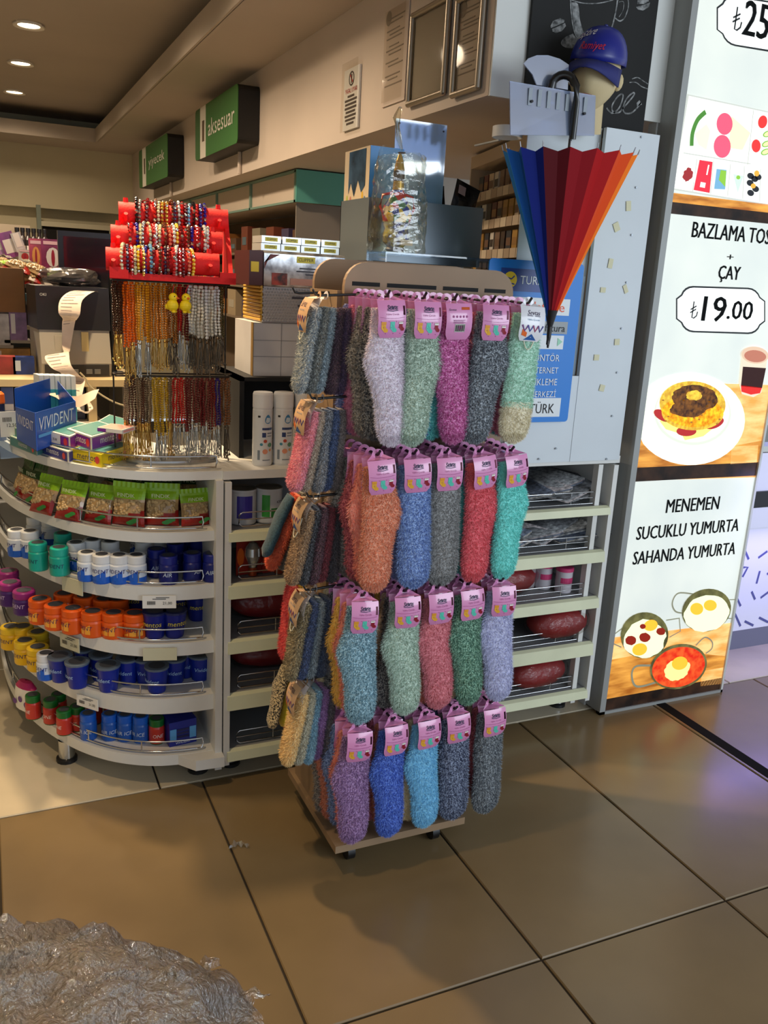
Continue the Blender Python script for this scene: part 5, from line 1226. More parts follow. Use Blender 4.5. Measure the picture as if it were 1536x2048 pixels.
for s, z in enumerate((1.294, 1.514, 1.734)):
    for k in range(14):
        w, h = rg.uniform(.12, .24), rg.uniform(.08, .19); c = rg.randrange(7)
        t = thing('goods_box', f"dim goods box on the {('lower', 'middle', 'upper')[s]} shelf under the canopy, {ORD[k]} from the near end", 'box', (1.69, 4.88+.3*k, z), group='goods under the teal canopy')
        MB().box((0, 0, 0), (.2, w, h), M('goods%d' % c, GC[c], .5)).build('carton', t); MB().box((-.002, w*.2, h*.3), (0, w*.8, h*.6), M('goods_label%d' % (c % 3), ((180, 170, 150), (90, 110, 120), (190, 150, 60))[c % 3], .5)).build('label', t)
t = thing('white_cabinet', 'tall white cabinet end between the canopy and the toy carton', 'cabinet', (2.02, 4.62, 0))
MB().box((0, 0, 1.0), (.02, .55, 2.12), M('cab_white', (200, 196, 190), .6)).build('side_panel', t); MB().box((.02, .53, 1.0), (.5, .55, 2.12), M('cab_white', (0, 0, 0))).build('back_panel', t)
for z in (1.42, 1.7): MB().box((.02, 0, z), (.5, .53, z+.015), M('cab_white', (0, 0, 0))).build('shelf', t)
# white ring on the shelf corner
t = thing('white_ring', 'white plastic ring beside the acrylic plate, above the umbrella', 'ring', tuple(P(1015, 265, Y=2.55)))
MB().lathe([(.045, -.016), (.048, -.016), (.048, .016), (.045, .016), (.045, -.016)], M('ring_white', (222, 222, 220), .4), n=28).build('band', t)
MB().box((-.004, .045, -.02), (.004, .2, -.015), STEEL).build('bracket', t)

# ================================================================ umbrella on its acrylic hanger
UY = 2.29; ax = Vector((1.60, UY, 1.51))
um = thing('umbrella', 'half-closed rainbow umbrella hanging handle up from the clear hook plate', 'umbrella', ax)
N = 16; FR = 14
UC = [(28, 90, 172), (20, 36, 120), (84, 10, 20), (136, 12, 24), (168, 18, 22), (222, 74, 24), (242, 122, 30), (246, 160, 36), (246, 206, 30), (170, 200, 40), (60, 160, 60), (20, 130, 90), (20, 120, 130), (30, 130, 170), (60, 150, 200), (52, 128, 194)]
def rib(k, f, valley):
    """point of the canopy at rib k (or in the fold after it), fraction f from tip to rim"""
    a = PI + 2*PI*(k + (.5 if valley else 0))/N * 1.0
    R = (.012 + .212*f**1.05)*(.885 + .015*math.sin(k*3) if valley else 1.0)
    top = .485 - (.010 if valley else 0.0) + .012*math.cos(a)
    if valley and f > .95: top -= .0
    return Vector((R*math.cos(a) + .014*f, R*math.sin(a)*.55, top*f))
for k in range(N):
    mb = MB(); vs = []
    for i in range(FR+1):
        f = i/FR; A, B, Cc = rib(k, f, False), rib(k, f, True), rib(k+1, f, False)
        vs += [A, A.lerp(B, .5)*(1.0) , B, B.lerp(Cc, .5), Cc]
    mb.add(vs, [(5*i+j, 5*i+j+1, 5*i+j+6, 5*i+j+5) for i in range(FR) for j in range(4)], M('canopy%d' % k, UC[k], .7, spec=.15), False)
    o = mb.build('canopy_panel', um); sm = o.modifiers.new('thick', 'SOLIDIFY'); sm.thickness = .0008
for k in range(N):
    q = rib(k, 1, False); MB().cyl(q, q + Vector((q.x*.02, q.y*.02, .014)), .0022, M('rib_tip', (150, 150, 155), .3, .8), .0014, 6).build('rib_tip', um)
MB().cyl((-.002, 0, -.075), (.006, 0, .6), .005, M('shaft', (36, 36, 40), .35), n=10).build('shaft', um)
MB().lathe([(.003, -.085), (.007, -.05), (.008, -.02), (.013, .0), (.02, .03)], BLACK, n=12).build('ferrule', um)
hp = [(.008, -.006, .52), (.004, -.012, .62), (-.002, -.016, .66)] + [(-.028+.026*math.cos(a), -.004+.02*(1-math.cos(a)), .662+.03*math.sin(a)) for a in [i*PI/8 for i in range(1, 8)]] + [(-.054, .038, .65), (-.058, .04, .58)]
MB().tube(hp, [.0105]*3 + [.0125]*7 + [.013]*2, M('handle_black', (14, 14, 16), .3, coat=.3), 12).build('handle', um)
hg = thing('hook_plate', 'clear tilted acrylic plate with a hook slot holding the umbrella handle', 'plate', (1.40, 2.29, 2.02))
HP = clear_mat('hook_acrylic', (200, 216, 246), .25, .08, .42)  # pale blue milky body stands in for the window mirrored in the plate
pl = [(.0, .0, .0), (.29, .0, .03), (.285, .008, .14), (-.012, .008, .14)]
o = MB().poly(pl, HP).build('front_plate', hg); sm = o.modifiers.new('thick', 'SOLIDIFY'); sm.thickness = .004
o = MB().poly([P(x, y, Y=2.345) - Vector((1.40, 2.29, 2.02)) for x, y in ((1072, 170), (1064, 150), (1046, 128), (1056, 117), (1072, 111), (1095, 111), (1118, 118), (1136, 130), (1134, 180))], HP).build('rear_plate', hg); sm = o.modifiers.new('thick', 'SOLIDIFY'); sm.thickness = .004
q = MB()
for k in range(7): q.box((.05+.032*k, .002, .085), (.062+.032*k, .006, .13), M('slot_grey', (140, 150, 160), .4))
q.build('slots', hg); MB().cyl((.13, .03, .139), (.22, .03, .142), .004, STEEL, n=8).build('hook_bar', hg)
q = MB()
for x, z in ((.06, .095), (.245, .085)): q.cyl((x, -.004, z), (x, .012, z), .004, INK, n=8)
q.build('bolts', hg); MB().box((.13, .008, .1), (.15, .155, .104), HP).build('bracket', hg)

# ================================================================ chalkboard, cap on a display head
CB = M('chalkboard', (26, 27, 27), .8, noise=.25, nscale=4); CHALK = M('chalk', (158, 160, 160), .95, noise=.5, nscale=60, rgb2=(70, 72, 72))
BY = 2.496; bo = Vector((1.565, BY, 2.10)); bd = thing('chalkboard', 'black chalkboard with a chalk coffee cup and beans above the white panel', 'chalkboard', bo)
MB().box((0, 0, 0), (.47, .012, .62), CB).build('board', bd); MB().box((0, -.012, -.012), (.47, .006, .004), M('board_ledge', (52, 46, 40), .6)).build('ledge', bd)
def B_(px, py): return P(px, py, Y=BY-.0012) - bo
q = MB(); NY = (0, 1, 0)
def fin(name):
    global q
    q.build(name, bd); q = MB()
def stroke(pts, w): q.ribbon([B_(x, y) for x, y in pts], w, NY, CHALK)
def cur(pts, n=6):
    o_ = []
    for i in range(len(pts)-1):
        p0, p1, p2, p3 = pts[max(i-1, 0)], pts[i], pts[i+1], pts[min(i+2, len(pts)-1)]
        for k in range(n):
            t_ = k/n; o_.append(tuple(.5*((2*p1[j]) + (-p0[j]+p2[j])*t_ + (2*p0[j]-5*p1[j]+4*p2[j]-p3[j])*t_*t_ + (-p0[j]+3*p1[j]-3*p2[j]+p3[j])*t_**3) for j in (0, 1)))
    return o_ + [pts[-1]]
stroke(cur([(1140, -40), (1142, 20), (1148, 60), (1156, 78)]), .005); stroke(cur([(1240, -40), (1232, 20), (1222, 60), (1212, 76)]), .005)
stroke(cur([(1143, 0), (1165, 6), (1190, 7), (1215, 3), (1235, -4)]), .003)
stroke(cur([(1235, 0), (1252, -6), (1257, 10), (1250, 34), (1240, 42), (1230, 36)]), .004); stroke(cur([(1238, 4), (1247, 4), (1246, 20), (1238, 34)]), .002)
q.poly([B_(x, y) for x, y in cur([(1143, 5), (1156, 8), (1160, 40), (1168, 68), (1168, 75), (1156, 76), (1148, 50), (1143, 5)], 3)][:-1], CHALK)
q.poly([B_(x, y) for x, y in cur([(1146, 67), (1128, 76), (1122, 88), (1135, 96), (1160, 95), (1175, 84), (1155, 78), (1146, 67)], 4)][:-1], CHALK)
q.poly([B_(x, y) for x, y in cur([(1210, 72), (1226, 62), (1240, 66), (1243, 78), (1236, 88), (1222, 86), (1210, 72)], 4)][:-1], CHALK)
fin('chalk_cup')
for ib, pts in enumerate(([(1101, 52), (1106, 42), (1120, 36), (1129, 40), (1128, 45), (1112, 52), (1102, 56)], [(1104, 58), (1114, 54), (1130, 46), (1132, 52), (1124, 62), (1112, 66), (1105, 63)], [(1274, 8), (1276, -4), (1292, -6), (1298, 2), (1288, 8)], [(1272, 14), (1286, 10), (1300, 5), (1298, 14), (1286, 21), (1276, 19)])):
    q.poly([B_(x, y) for x, y in pts], CHALK)
    if ib % 2: fin('chalk_bean')
stroke(cur([(1264, 158), (1275, 155), (1285, 161), (1296, 168)]), .003); stroke(cur([(1259, 165), (1272, 165), (1283, 173), (1296, 178)]), .003)
fin('chalk_steam'); stroke(cur([(1213, 216), (1224, 226), (1238, 216), (1246, 194), (1243, 188), (1233, 196), (1224, 212), (1226, 223), (1238, 225), (1248, 214)]), .005)
stroke(cur([(1248, 214), (1262, 198), (1269, 188), (1265, 186), (1253, 198), (1246, 216), (1250, 226), (1262, 226), (1274, 216), (1282, 205)]), .005)
q.poly([B_(x, y) for x, y in ((1273, 206), (1279, 200), (1284, 209), (1274, 213))], CHALK)
q.build('chalk_lettering', bd)
hc = P(1190, 152, Y=2.385); hd = thing('mannequin', 'beige mannequin head looking down, wearing the blue cap', 'mannequin', hc, rot=(.12, .14, -.80))
hd.scale = (1.12,)*3
SKIN = M('mannequin_beige', (206, 186, 142), .6)
n, k = 24, 18; vs = []
for j in range(k+1):
    ph = PI*j/k
    for i in range(n):
        a = 2*PI*i/n; c, s_ = math.cos(a), math.sin(a); zz = -math.cos(ph); r = math.sin(ph)
        x, y, z = .066*r*c, .082*r*s_, .095*zz
        if zz < 0: x *= 1-.42*zz*zz; y = y*(1-.25*zz*zz) - .018*zz*zz
        if s_ < -.6:
            f = (-s_-.6)/.4
            if -.35 < zz < .2: y -= .016*f*math.exp(-(c/.3)**2)*(.3-zz)
            if abs(zz-.18) < .14: y += .006*f*math.exp(-((abs(c)-.42)/.18)**2)
            if abs(zz+.52) < .12: y -= .004*math.exp(-(c/.35)**2)
        vs.append((x, y, z))
mb = MB().add(vs, [(j*n+i, j*n+(i+1) % n, (j+1)*n+(i+1) % n, (j+1)*n+i) for j in range(k) for i in range(n)], SKIN, True)
mb.cyl((0, .012, -.06), (0, .02, -.14), .036, SKIN, .046, 20)
for s in (-1, 1): mb.ball((s*.064, .012, -.008), .013, SKIN, 10, 6, 1.7)
mb.build('head', hd)
q = MB(); FEA = M('mannequin_feature', (150, 120, 92), .6)
for s in (-1, 1):
    q.tube([(s*.012, -.0790, .026), (s*.026, -.0765, .031), (s*.042, -.066, .024)], .0018, FEA, 5); q.tube([(s*.016, -.077, .010), (s*.026, -.0742, .014), (s*.038, -.0675, .009)], .0015, FEA, 5)
q.tube([(-.018, -.074, -.052), (0, -.081, -.05), (.018, -.074, -.052)], .0022, M('mannequin_lip', (176, 110, 96), .6), 5); q.build('features', hd)
cp = thing('baseball_cap', 'navy blue baseball cap with white and red lettering on the display head', 'cap', hc, rot=(.12, .14, -.80))
cp.scale = (1.14,)*3
CAPM = M('cap_navy', (28, 34, 96), .75, bump=.1, bscale=300); n, k = 24, 8; vs = []
for j in range(k+1):
    ph = PI/2*j/k
    for i in range(n):
        a = 2*PI*i/n; vs.append((.074*math.cos(a)*math.cos(ph)**.8, .092*math.sin(a)*math.cos(ph)**.8 + .004, .03+.088*math.sin(ph)))
o = MB().add(vs, [(j*n+i, j*n+(i+1) % n, (j+1)*n+(i+1) % n, (j+1)*n+i) for j in range(k) for i in range(n)], CAPM, True).build('crown', cp); sm = o.modifiers.new('thick', 'SOLIDIFY'); sm.thickness = .002
vs = []
for i in range(13):
    a = math.radians(195+150*i/12); c, s_ = math.cos(a), math.sin(a)
    for f in (0, .5, 1): vs.append((.073*c*(1+.02*f), .09*s_*(1+.62*f*max(0, -s_)) + .004, .033 - .022*f - .035*c*c*(.4+.6*f)))
o = MB().add(vs, [(3*i+j, 3*i+j+1, 3*i+j+4, 3*i+j+3) for i in range(12) for j in range(2)], M('cap_brim', (34, 40, 106), .75), True).build('brim', cp); sm = o.modifiers.new('thick', 'SOLIDIFY'); sm.thickness = .004
MB().ball((0, .004, .119), .006, CAPM, 8, 5, .6).build('button', cp)
q = MB()
def capt(s, z, h, m, a0, a1, sh=.3, up=0):
    g, fs, asp = text_geo(s, sh); pts = []
    for x, y in g:
        a = math.radians(a0+(a1-a0)*x); zz = z+h*y+up*x; ph = math.asin(min(1, (zz-.03)/.088)); pts.append((.0755*math.cos(a)*math.cos(ph)**.8, .0945*math.sin(a)*math.cos(ph)**.8+.004, zz))
    q.add(pts, fs, m)
capt('Kuşlore', .068, .026, M('cap_white_thread', (226, 222, 224), .6), 205, 262, up=.016); capt('Ramiyet', .046, .024, M('cap_red_thread', (196, 26, 40), .6), 236, 292, up=.004); q.build('lettering', cp)

# ================================================================ illuminated menu light box
LX0, LX1, LY, LZ1 = 2.128, 2.752, 2.436, 2.95
lb = thing('menu_light_box', 'tall illuminated menu light box with breakfast pictures and prices', 'light box', (LX0, LY, 0))
lo = Vector((LX0, LY, 0)); FRM = M('frame_grey', (156, 158, 156), .4, .1)
MB().box((-.012, .004, .008), (LX1-LX0, .125, LZ1), FRM).build('case', lb)
fr = MB().box((-.014, -.008, .0), (.012, .012, LZ1), FRM).box((LX1-LX0-.006, -.008, 0), (LX1-LX0+.004, .012, LZ1), M('frame_white', (206, 208, 206), .4)).box((-.014, -.008, 0), (LX1-LX0+.004, .012, .012), FRM)
fr.box((-.018, .085, 0), (-.010, .125, LZ1), M('frame_white', (0, 0, 0))); fr.build('frame', lb)
EM = lambda n, c, e=.6, **k: M('lit_'+n, c, .35, emit=e, spec=.2, **k)
LW = EM('white', (228, 232, 222), .5, noise=.05, nscale=3, rgb2=(214, 220, 214))
MB().quad((.012, 0, .012), (LX1-LX0-.006, 0, .012), (LX1-LX0-.006, 0, LZ1-.01), (.012, 0, LZ1-.01), LW).build('lit_panel', lb)
def L_(px, py, d=1):
    v = P(px, py, Y=LY) - lo; return Vector((min(max(v.x, .0125), LX1-LX0-.0065), -.0006*d, v.z))
def lpoly(mb, pts, m, d=1): mb.poly([L_(x, y, d) for x, y in pts][::1], m)
def lell(mb, cx, cy, rx, ry, m, d=1, rot=0, n=24, jit=0, seed=0):
    rn_ = random.Random(seed); o_ = []
    for i in range(n):
        a = 2*PI*i/n; j = 1+jit*rn_.uniform(-1, 1); x, y = rx*j*math.cos(a), ry*j*math.sin(a); o_.append((cx + x*math.cos(rot)-y*math.sin(rot), cy + x*math.sin(rot)+y*math.cos(rot)))
    lpoly(mb, o_, m, d)
def lring(mb, pts, w, m, d=1): mb.ribbon([L_(x, y, d) for x, y in pts], w, (0, 1, 0), m)
def ltext(mb, s, px0, py0, px1, py1, h, m, d=2, shear=0, condense=None):
    """text running from one pixel to another along the panel (baseline)"""
    a, b = L_(px0, py0, d), L_(px1, py1, d); w = P(px1, py1, Y=LY).x - P(px0, py0, Y=LY).x
    mb.text(s, (a.x, a.y, (a.z+b.z)/2), (1, 0, 0), (0, 0, 1), m, w=w, h=h, align='l', shear=shear, bold=.03)
WOOD = EM('wood', (228, 160, 70), .8, noise=.6, nscale=5, rgb2=(150, 84, 28), stretch=(1, 1, 6)); DWOOD = EM('dark_wood', (54, 36, 26), .6, noise=.5, nscale=12, rgb2=(24, 18, 16))
WOODL = EM('light_wood', (240, 196, 128), .85, noise=.5, nscale=7, rgb2=(226, 150, 70), stretch=(1, 1, 4)); LINK = EM('ink', (44, 48, 50), .3); LGR = EM('grey', (150, 154, 150), .6)
# upper picture: boxed breakfast tray on a wooden table
q = MB()
lpoly(q, [(1325, 380), (1330, 384), (1560, 420), (1560, 450), (1320, 425)], DWOOD, 1); lpoly(q, [(1332, 384), (1560, 412), (1560, 428), (1327, 402)], WOOD, 2)
lpoly(q, [(1340, 195), (1356, 200), (1346, 290), (1332, 345)], WOODL, 1)
TR = EM('tray', (230, 232, 222), .9); TE = EM('tray_edge', (190, 192, 184), .7)
lpoly(q, [(1374, 188), (1560, 228), (1560, 416), (1332, 378)], TE, 2); lpoly(q, [(1377, 192), (1560, 231), (1560, 412), (1336, 375)], TR, 3)
for pts in ([(1366, 306), (1500, 328)], [(1506, 220), (1494, 330)], [(1393, 318), (1384, 384)], [(1426, 322), (1420, 388)], [(1460, 328), (1454, 392)], [(1488, 332), (1484, 398)], [(1520, 338), (1518, 404)]): lring(q, pts, .0035, TE, 4)
lring(q, cur([(1410, 224), (1394, 240), (1384, 266), (1382, 292)]), .016, EM('pepper', (70, 126, 50), .75), 5)
lpoly(q, [(1388, 268), (1412, 248), (1420, 262), (1412, 300), (1396, 290)], EM('cheese', (236, 228, 188), .9), 4); lpoly(q, [(1462, 232), (1500, 266), (1484, 300), (1456, 296)], EM('cheese2', (238, 234, 176), .9), 4)
SAL = EM('salami', (226, 84, 110), .85); lell(q, 1448, 248, 16, 22, SAL, 5); lell(q, 1443, 293, 17, 23, SAL, 6)
TOM = EM('tomato', (216, 52, 50), .85); lell(q, 1524, 244, 9, 13, TOM, 5, .2); lell(q, 1511, 292, 9, 13, TOM, 5); CUC = EM('cucumber', (120, 168, 76), .8); CU2 = EM('cucumber2', (210, 226, 150), .9)
for x, y in ((1534, 268), (1532, 288), (1530, 304)): lell(q, x, y, 10, 6, CUC, 5, -.4); lell(q, x, y, 8, 4, CU2, 6, -.4)
lell(q, 1373, 354, 16, 18, EM('jam_white', (226, 224, 216), .9), 5); lell(q, 1374, 350, 9, 13, EM('jam_red', (150, 40, 44), .7), 6, .3, jit=.2)
lpoly(q, [(1398, 320), (1424, 324), (1418, 386), (1386, 380)], EM('pack_red', (220, 44, 62), .8), 5); lpoly(q, [(1400, 364), (1410, 366), (1408, 376), (1398, 374)], TR, 6); lring(q, [(1416, 330), (1412, 350)], .006, TR, 6)
lpoly(q, [(1432, 338), (1452, 340), (1449, 379), (1427, 378)], EM('pack_blue', (110, 160, 190), .8), 5); lpoly(q, [(1440, 340), (1451, 342), (1449, 374), (1436, 360)], EM('pack_green', (130, 180, 60), .8), 6)
lpoly(q, [(1465, 348), (1486, 352), (1474, 386)], EM('triangle', (190, 214, 196), .85), 5); lell(q, 1475, 355, 4, 4, EM('pack_green', (0, 0, 0)), 6)
OL = EM('olive', (36, 38, 44), .5); OY = EM('olive_yellow', (214, 160, 60), .8)
for x, y in ((1500, 352), (1508, 358), (1499, 366), (1510, 378), (1500, 386), (1515, 354)): lell(q, x, y, 7, 6, OL, 5, .5)
lell(q, 1512, 347, 5, 6, OY, 6); lell(q, 1505, 372, 5, 5, OY, 6); q.build('breakfast_tray_picture', lb)
def plaque(mb, cx, cy, w, h, sx=0):
    pts = []
    for (u, v) in ((-1, -1), (1, -1), (1, 1), (-1, 1)):
        r = h*.28; C0 = (cx+u*(w/2-r), cy+v*(h/2-r))
        a0 = {(-1, -1): 180, (1, -1): 270, (1, 1): 0, (-1, 1): 90}[(u, v)]
        pts += [(C0[0]+r*math.cos(math.radians(a0+18*k)), C0[1]+r*math.sin(math.radians(a0+18*k))) for k in range(6)]
        if u == v: pts.append((cx+u*(w/2+h*.12), cy+v*h*.0)) if False else None
    pts2 = []
    for (x, y) in pts: pts2.append((x + (.10*h if abs(y-cy) < h*.24 else 0)*(1 if x > cx else -1), y + (x-cx)*sx))
    lpoly(mb, [(cx+(x-cx)*1.03, cy+(y-cy)*1.08) for x, y in pts2], LINK, 1); lpoly(mb, pts2, EM('plaque', (240, 242, 238), .95), 2)
def lira(mb, px, py, h, m, d=3):
    b = L_(px, py, d); s = h
    def rb_(pts, w): mb.ribbon([(b.x+x*s, b.y, b.z+y*s) for x, y in pts], w*s, (0, 1, 0), m)
    rb_([(.18, 1.0), (.18, .06), (.34, .04), (.52, .18), (.56, .42)], .09); rb_([(.0, .52), (.42, .74)], .08); rb_([(.0, .34), (.42, .56)], .08)
q = MB(); plaque(q, 1520, 50, 150, 94, .16); lira(q, 1462, 60, .07, LINK); ltext(q, '25.00', 1482, 76, 1600, 90, .105, LINK, 3); q.build('price_plaque', lb)
q = MB(); plaque(q, 1441, 620, 156, 86, .03); lira(q, 1378, 637, .06, LINK); ltext(q, '19', 1402, 640, 1447, 646, .088, LINK, 3); ltext(q, '.00', 1452, 640, 1502, 638, .066, LINK, 3); q.build('price_plaque', lb)
for a_ in (('BAZLAMA TOST', 1382, 478, 1552, 487, .052), ('+', 1453, 518, 1466, 519, .016), ('ÇAY', 1434, 565, 1477, 566, .058)): q = MB(); ltext(q, *a_, LINK); q.build('menu_lettering', lb)
# middle picture: flat-bread toast on a plate with a glass of tea
q = MB()
lpoly(q, [(1274, 780), (1330, 764), (1560, 770), (1560, 952), (1255, 962)], WOODL, 1); lpoly(q, [(1268, 870), (1400, 905), (1560, 880), (1560, 950), (1255, 962)], WOOD, 2); lpoly(q, [(1258, 936), (1560, 922), (1560, 948), (1254, 964)], DWOOD, 3)
lpoly(q, [(1462, 893), (1516, 890), (1513, 925), (1460, 928)], WOODL, 3)
PLT = EM('plate', (222, 226, 206), .9); PL2 = EM('plate_rim', (206, 212, 194), .8); lell(q, 1378, 838, 111, 92, PLT, 4, .05, 40); lell(q, 1384, 826, 77, 64, PL2, 5, .05, 36); lell(q, 1384, 823, 73, 61, PLT, 6, .05, 36)
LET = EM('lettuce', (216, 226, 120), .85); lpoly(q, [(1318, 842), (1330, 858), (1362, 868), (1368, 880), (1405, 872), (1430, 852), (1440, 838), (1330, 832)], LET, 7)
for x, y, r in ((1324, 831, .5), (1371, 862, 0), (1427, 846, -.4)): lell(q, x, y, 20, 10, EM('salami_dark', (168, 40, 40), .75), 8, r)
BUN = EM('bun', (222, 190, 62), .85, noise=.35, nscale=60, rgb2=(190, 140, 40)); lell(q, 1383, 808, 66, 46, BUN, 9, .06, 36); lell(q, 1383, 826, 62, 34, BUN, 9, .04, 36)
BUR = EM('char', (62, 34, 20), .5, noise=.6, nscale=60, rgb2=(130, 80, 30)); lell(q, 1388, 796, 46, 26, BUR, 10, .08, 40, .045, 3); lell(q, 1374, 818, 36, 16, BUR, 11, .0, 36, .06, 4); lell(q, 1385, 790, 16, 10, BUN, 12, 0, 24, .1, 5)
for k in range(22):
    x = 1324+118*((k*37) % 23)/23; y = 800+50*((k*13) % 17)/17; lell(q, x, y, 2.6, 1.8, EM('bun_dot', (160, 106, 36), .7), 10, 0, 6)
GL_ = EM('glass', (214, 200, 176), .8); TEA = EM('tea_dark', (50, 22, 20), .5); TEAR = EM('tea_red', (206, 40, 36), .8)
lpoly(q, [(1483, 705), (1534, 712), (1521, 785), (1505, 794), (1482, 788), (1477, 770)], GL_, 7); lpoly(q, [(1484, 733), (1530, 736), (1522, 776), (1480, 772)], TEA, 8); lpoly(q, [(1480, 770), (1522, 775), (1518, 786), (1500, 789), (1481, 783)], TEAR, 8)
lell(q, 1508, 710, 27, 17, EM('glass_rim', (206, 176, 150), .8), 9, .1); lell(q, 1508, 712, 22, 12, EM('tea_top', (176, 110, 90), .75), 10, .1)
q.build('toast_picture', lb)
for a_ in (('MENEMEN', 1331, 1026, 1436, 1018, .052), ('SUCUKLU YUMURTA', 1272, 1078, 1475, 1064, .052), ('SAHANDA YUMURTA', 1265, 1127, 1468, 1111, .052)): q = MB(); ltext(q, *a_, LINK); q.build('menu_lettering', lb)
# lower picture: three egg pans
q = MB()
lpoly(q, [(1224, 1280), (1225, 1275), (1500, 1240), (1462, 1330), (1445, 1382), (1196, 1424)], WOODL, 1); lpoly(q, [(1216, 1320), (1330, 1300), (1462, 1310), (1450, 1380), (1190, 1425)], WOOD, 2); lpoly(q, [(1200, 1400), (1460, 1352), (1455, 1395), (1190, 1428)], DWOOD, 3)
lpoly(q, [(1403, 1342), (1455, 1333), (1449, 1366), (1400, 1372)], WOODL, 3)
PAN = EM('pan', (120, 116, 70), .6, noise=.4, nscale=20); EGG = EM('egg_white', (222, 230, 190), .9); YO = EM('yolk', (242, 176, 52), .9); SU = EM('sausage', (140, 36, 24), .6); HD = EM('handle', (130, 130, 110), .6)
lring(q, cur([(1388, 1188), (1356, 1186), (1344, 1205), (1350, 1222), (1366, 1226)]), .006, HD, 4); lring(q, [(1458, 1199), (1474, 1198)], .004, HD, 4); lring(q, [(1452, 1236), (1468, 1236)], .004, HD, 4)
lell(q, 1412, 1220, 50, 42, PAN, 5, -.35, 32); lell(q, 1412, 1226, 46, 36, EGG, 6, -.3, 32, .03, 1); lell(q, 1392, 1217, 13, 12, YO, 7); lell(q, 1419, 1210, 13, 11, YO, 7)
lring(q, [(1332, 1240), (1358, 1236), (1360, 1262), (1338, 1274)], .005, HD, 4); lring(q, [(1244, 1256), (1215, 1270), (1216, 1288), (1242, 1294)], .005, HD, 4)
lell(q, 1288, 1270, 48, 46, PAN, 5, -.3, 32); lell(q, 1288, 1277, 42, 38, EGG, 6, -.3, 32, .06, 2); lell(q, 1300, 1250, 14, 11, YO, 7, -.3); lell(q, 1278, 1298, 15, 12, YO, 7, -.3)
for x, y, r in ((1260, 1280, 11), (1288, 1274, 11), (1320, 1262, 9), (1284, 1252, 6)): lell(q, x, y, r, r*.85, SU, 8, 0, 18, .05, int(x))
lring(q, cur([(1390, 1290), (1408, 1274), (1422, 1282), (1422, 1296), (1410, 1306)]), .006, HD, 8); lring(q, cur([(1300, 1330), (1270, 1332), (1262, 1350), (1272, 1372), (1310, 1364)]), .009, HD, 8)
lell(q, 1355, 1332, 58, 44, PAN, 9, -.3, 36); lell(q, 1355, 1333, 54, 39, EM('sauce', (206, 36, 22), .8, noise=.4, nscale=40, rgb2=(226, 90, 40)), 10, -.3, 36); lell(q, 1352, 1338, 27, 20, EM('egg_cream', (240, 214, 140), .9), 11, -.5, 30, .08, 6); lell(q, 1357, 1325, 16, 13, YO, 12, -.3)
q.build('egg_pans_picture', lb)

# ================================================================ white lattice counter with violet light, far right
LT = M('lattice_white', (226, 228, 236), .45); lt = thing('lattice_counter', 'white counter with cut-out lattice front and violet glow at far right', 'counter', (2.85, 2.76, 0))
MB().box((0, 0, 0), (1.3, .4, .095), M('plinth_grey', (110, 112, 128), .5)).build('plinth', lt)
MB().box((0, 0, .095), (1.3, .05, .60), LT).build('front_panel', lt)
MB().box((0, -.006, .60), (1.3, .4, .70), LT).build('top_band', lt); MB().box((0, -.012, .70), (1.3, .4, .775), M('counter_black', (22, 22, 26), .3)).build('black_band', lt)
MB().box((0, .0, .775), (1.3, .02, .95), LT).build('upper_panel', lt); MB().box((0, .0, .98), (1.3, .4, 1.0), STEEL).build('metal_top', lt)
rl = random.Random(6)
for k in range(60):
    u, v = .04+.085*(k % 15)+rl.uniform(-.015, .015), .14+.115*(k//15)+.02*rl.uniform(-1, 1); a = rl.choice((.5, 1.1, 1.45, 2.2, 2.7)); ln = rl.uniform(.05, .085)
    pts = [(u-ln/2*math.cos(a), -.0008, v-ln/2*math.sin(a)), (u+ln/2*math.cos(a), -.0008, v+ln/2*math.sin(a))]
    if k % 3 == 0: pts.append((pts[1][0]+.03*math.cos(a+2), -.0008, pts[1][2]+.03*math.sin(a+2)))
    MB().ribbon(pts, .012, (0, 1, 0), M('slot_shade_strip', (84, 88, 140), .8)).build('slot_shade_strip', lt)  # blue-violet strips laid on the panel, painting the shade inside the cut-outs
lamp('violet_strip', 'AREA', (3.4, 2.62, .62), (3.4, 2.5, 0), 4, (.36, .28, 1.0), shape='RECTANGLE', size=1.2, size_y=.04)
lamp('violet_strip', 'AREA', (3.4, 2.3, .9), (3.4, 2.9, .3), 2.0, (.5, .45, 1.0), shape='RECTANGLE', size=1.2, size_y=.05)

# ================================================================ far left: printer, till screen, goods
DESK = M('desk_cream', (206, 186, 144), .5); ds = thing('till_desk', 'cream raised desk inside the counter under the printer', 'desk', (0, 3.35, 0))
MB().box((0, 0, 1.165), (.52, .5, 1.19), DESK).build('desk_top', ds)
for x in (.01, .34): MB().box((x, .02, 1.033), (x+.03, .42, 1.165), DESK).build('leg_panel', ds)
MB().box((.04, .4, 1.033), (.34, .42, 1.165), M('desk_back', (70, 66, 62), .7)).build('back_panel', ds)
pt = thing('receipt_printer', 'grey and black receipt printer on the raised desk', 'printer', (.30, 3.56, 1.19), rz=.1)
PG = M('printer_grey', (168, 164, 154), .45); PB = M('printer_black', (30, 31, 33), .35)
MB().prism([(-.125, -.115, .0), (-.125, .12, .0), (-.125, .12, .17), (-.125, -.095, .17), (-.125, -.125, .05)], (.25, 0, 0), PG).build('lower_body', pt)
MB().prism([(-.13, -.10, .17), (-.13, .125, .17), (-.13, .125, .325), (-.13, -.085, .325)], (.26, 0, 0), PB).build('upper_cover', pt)
q = MB().box((-.075, -.114, .085), (-.02, -.106, .15), M('printer_latch', (186, 180, 166), .45)).box((.02, -.114, .075), (.045, -.106, .165), M('printer_tan', (206, 186, 130), .45)); q.build('latch', pt)  # two raised blocks, the second in a warmer tan
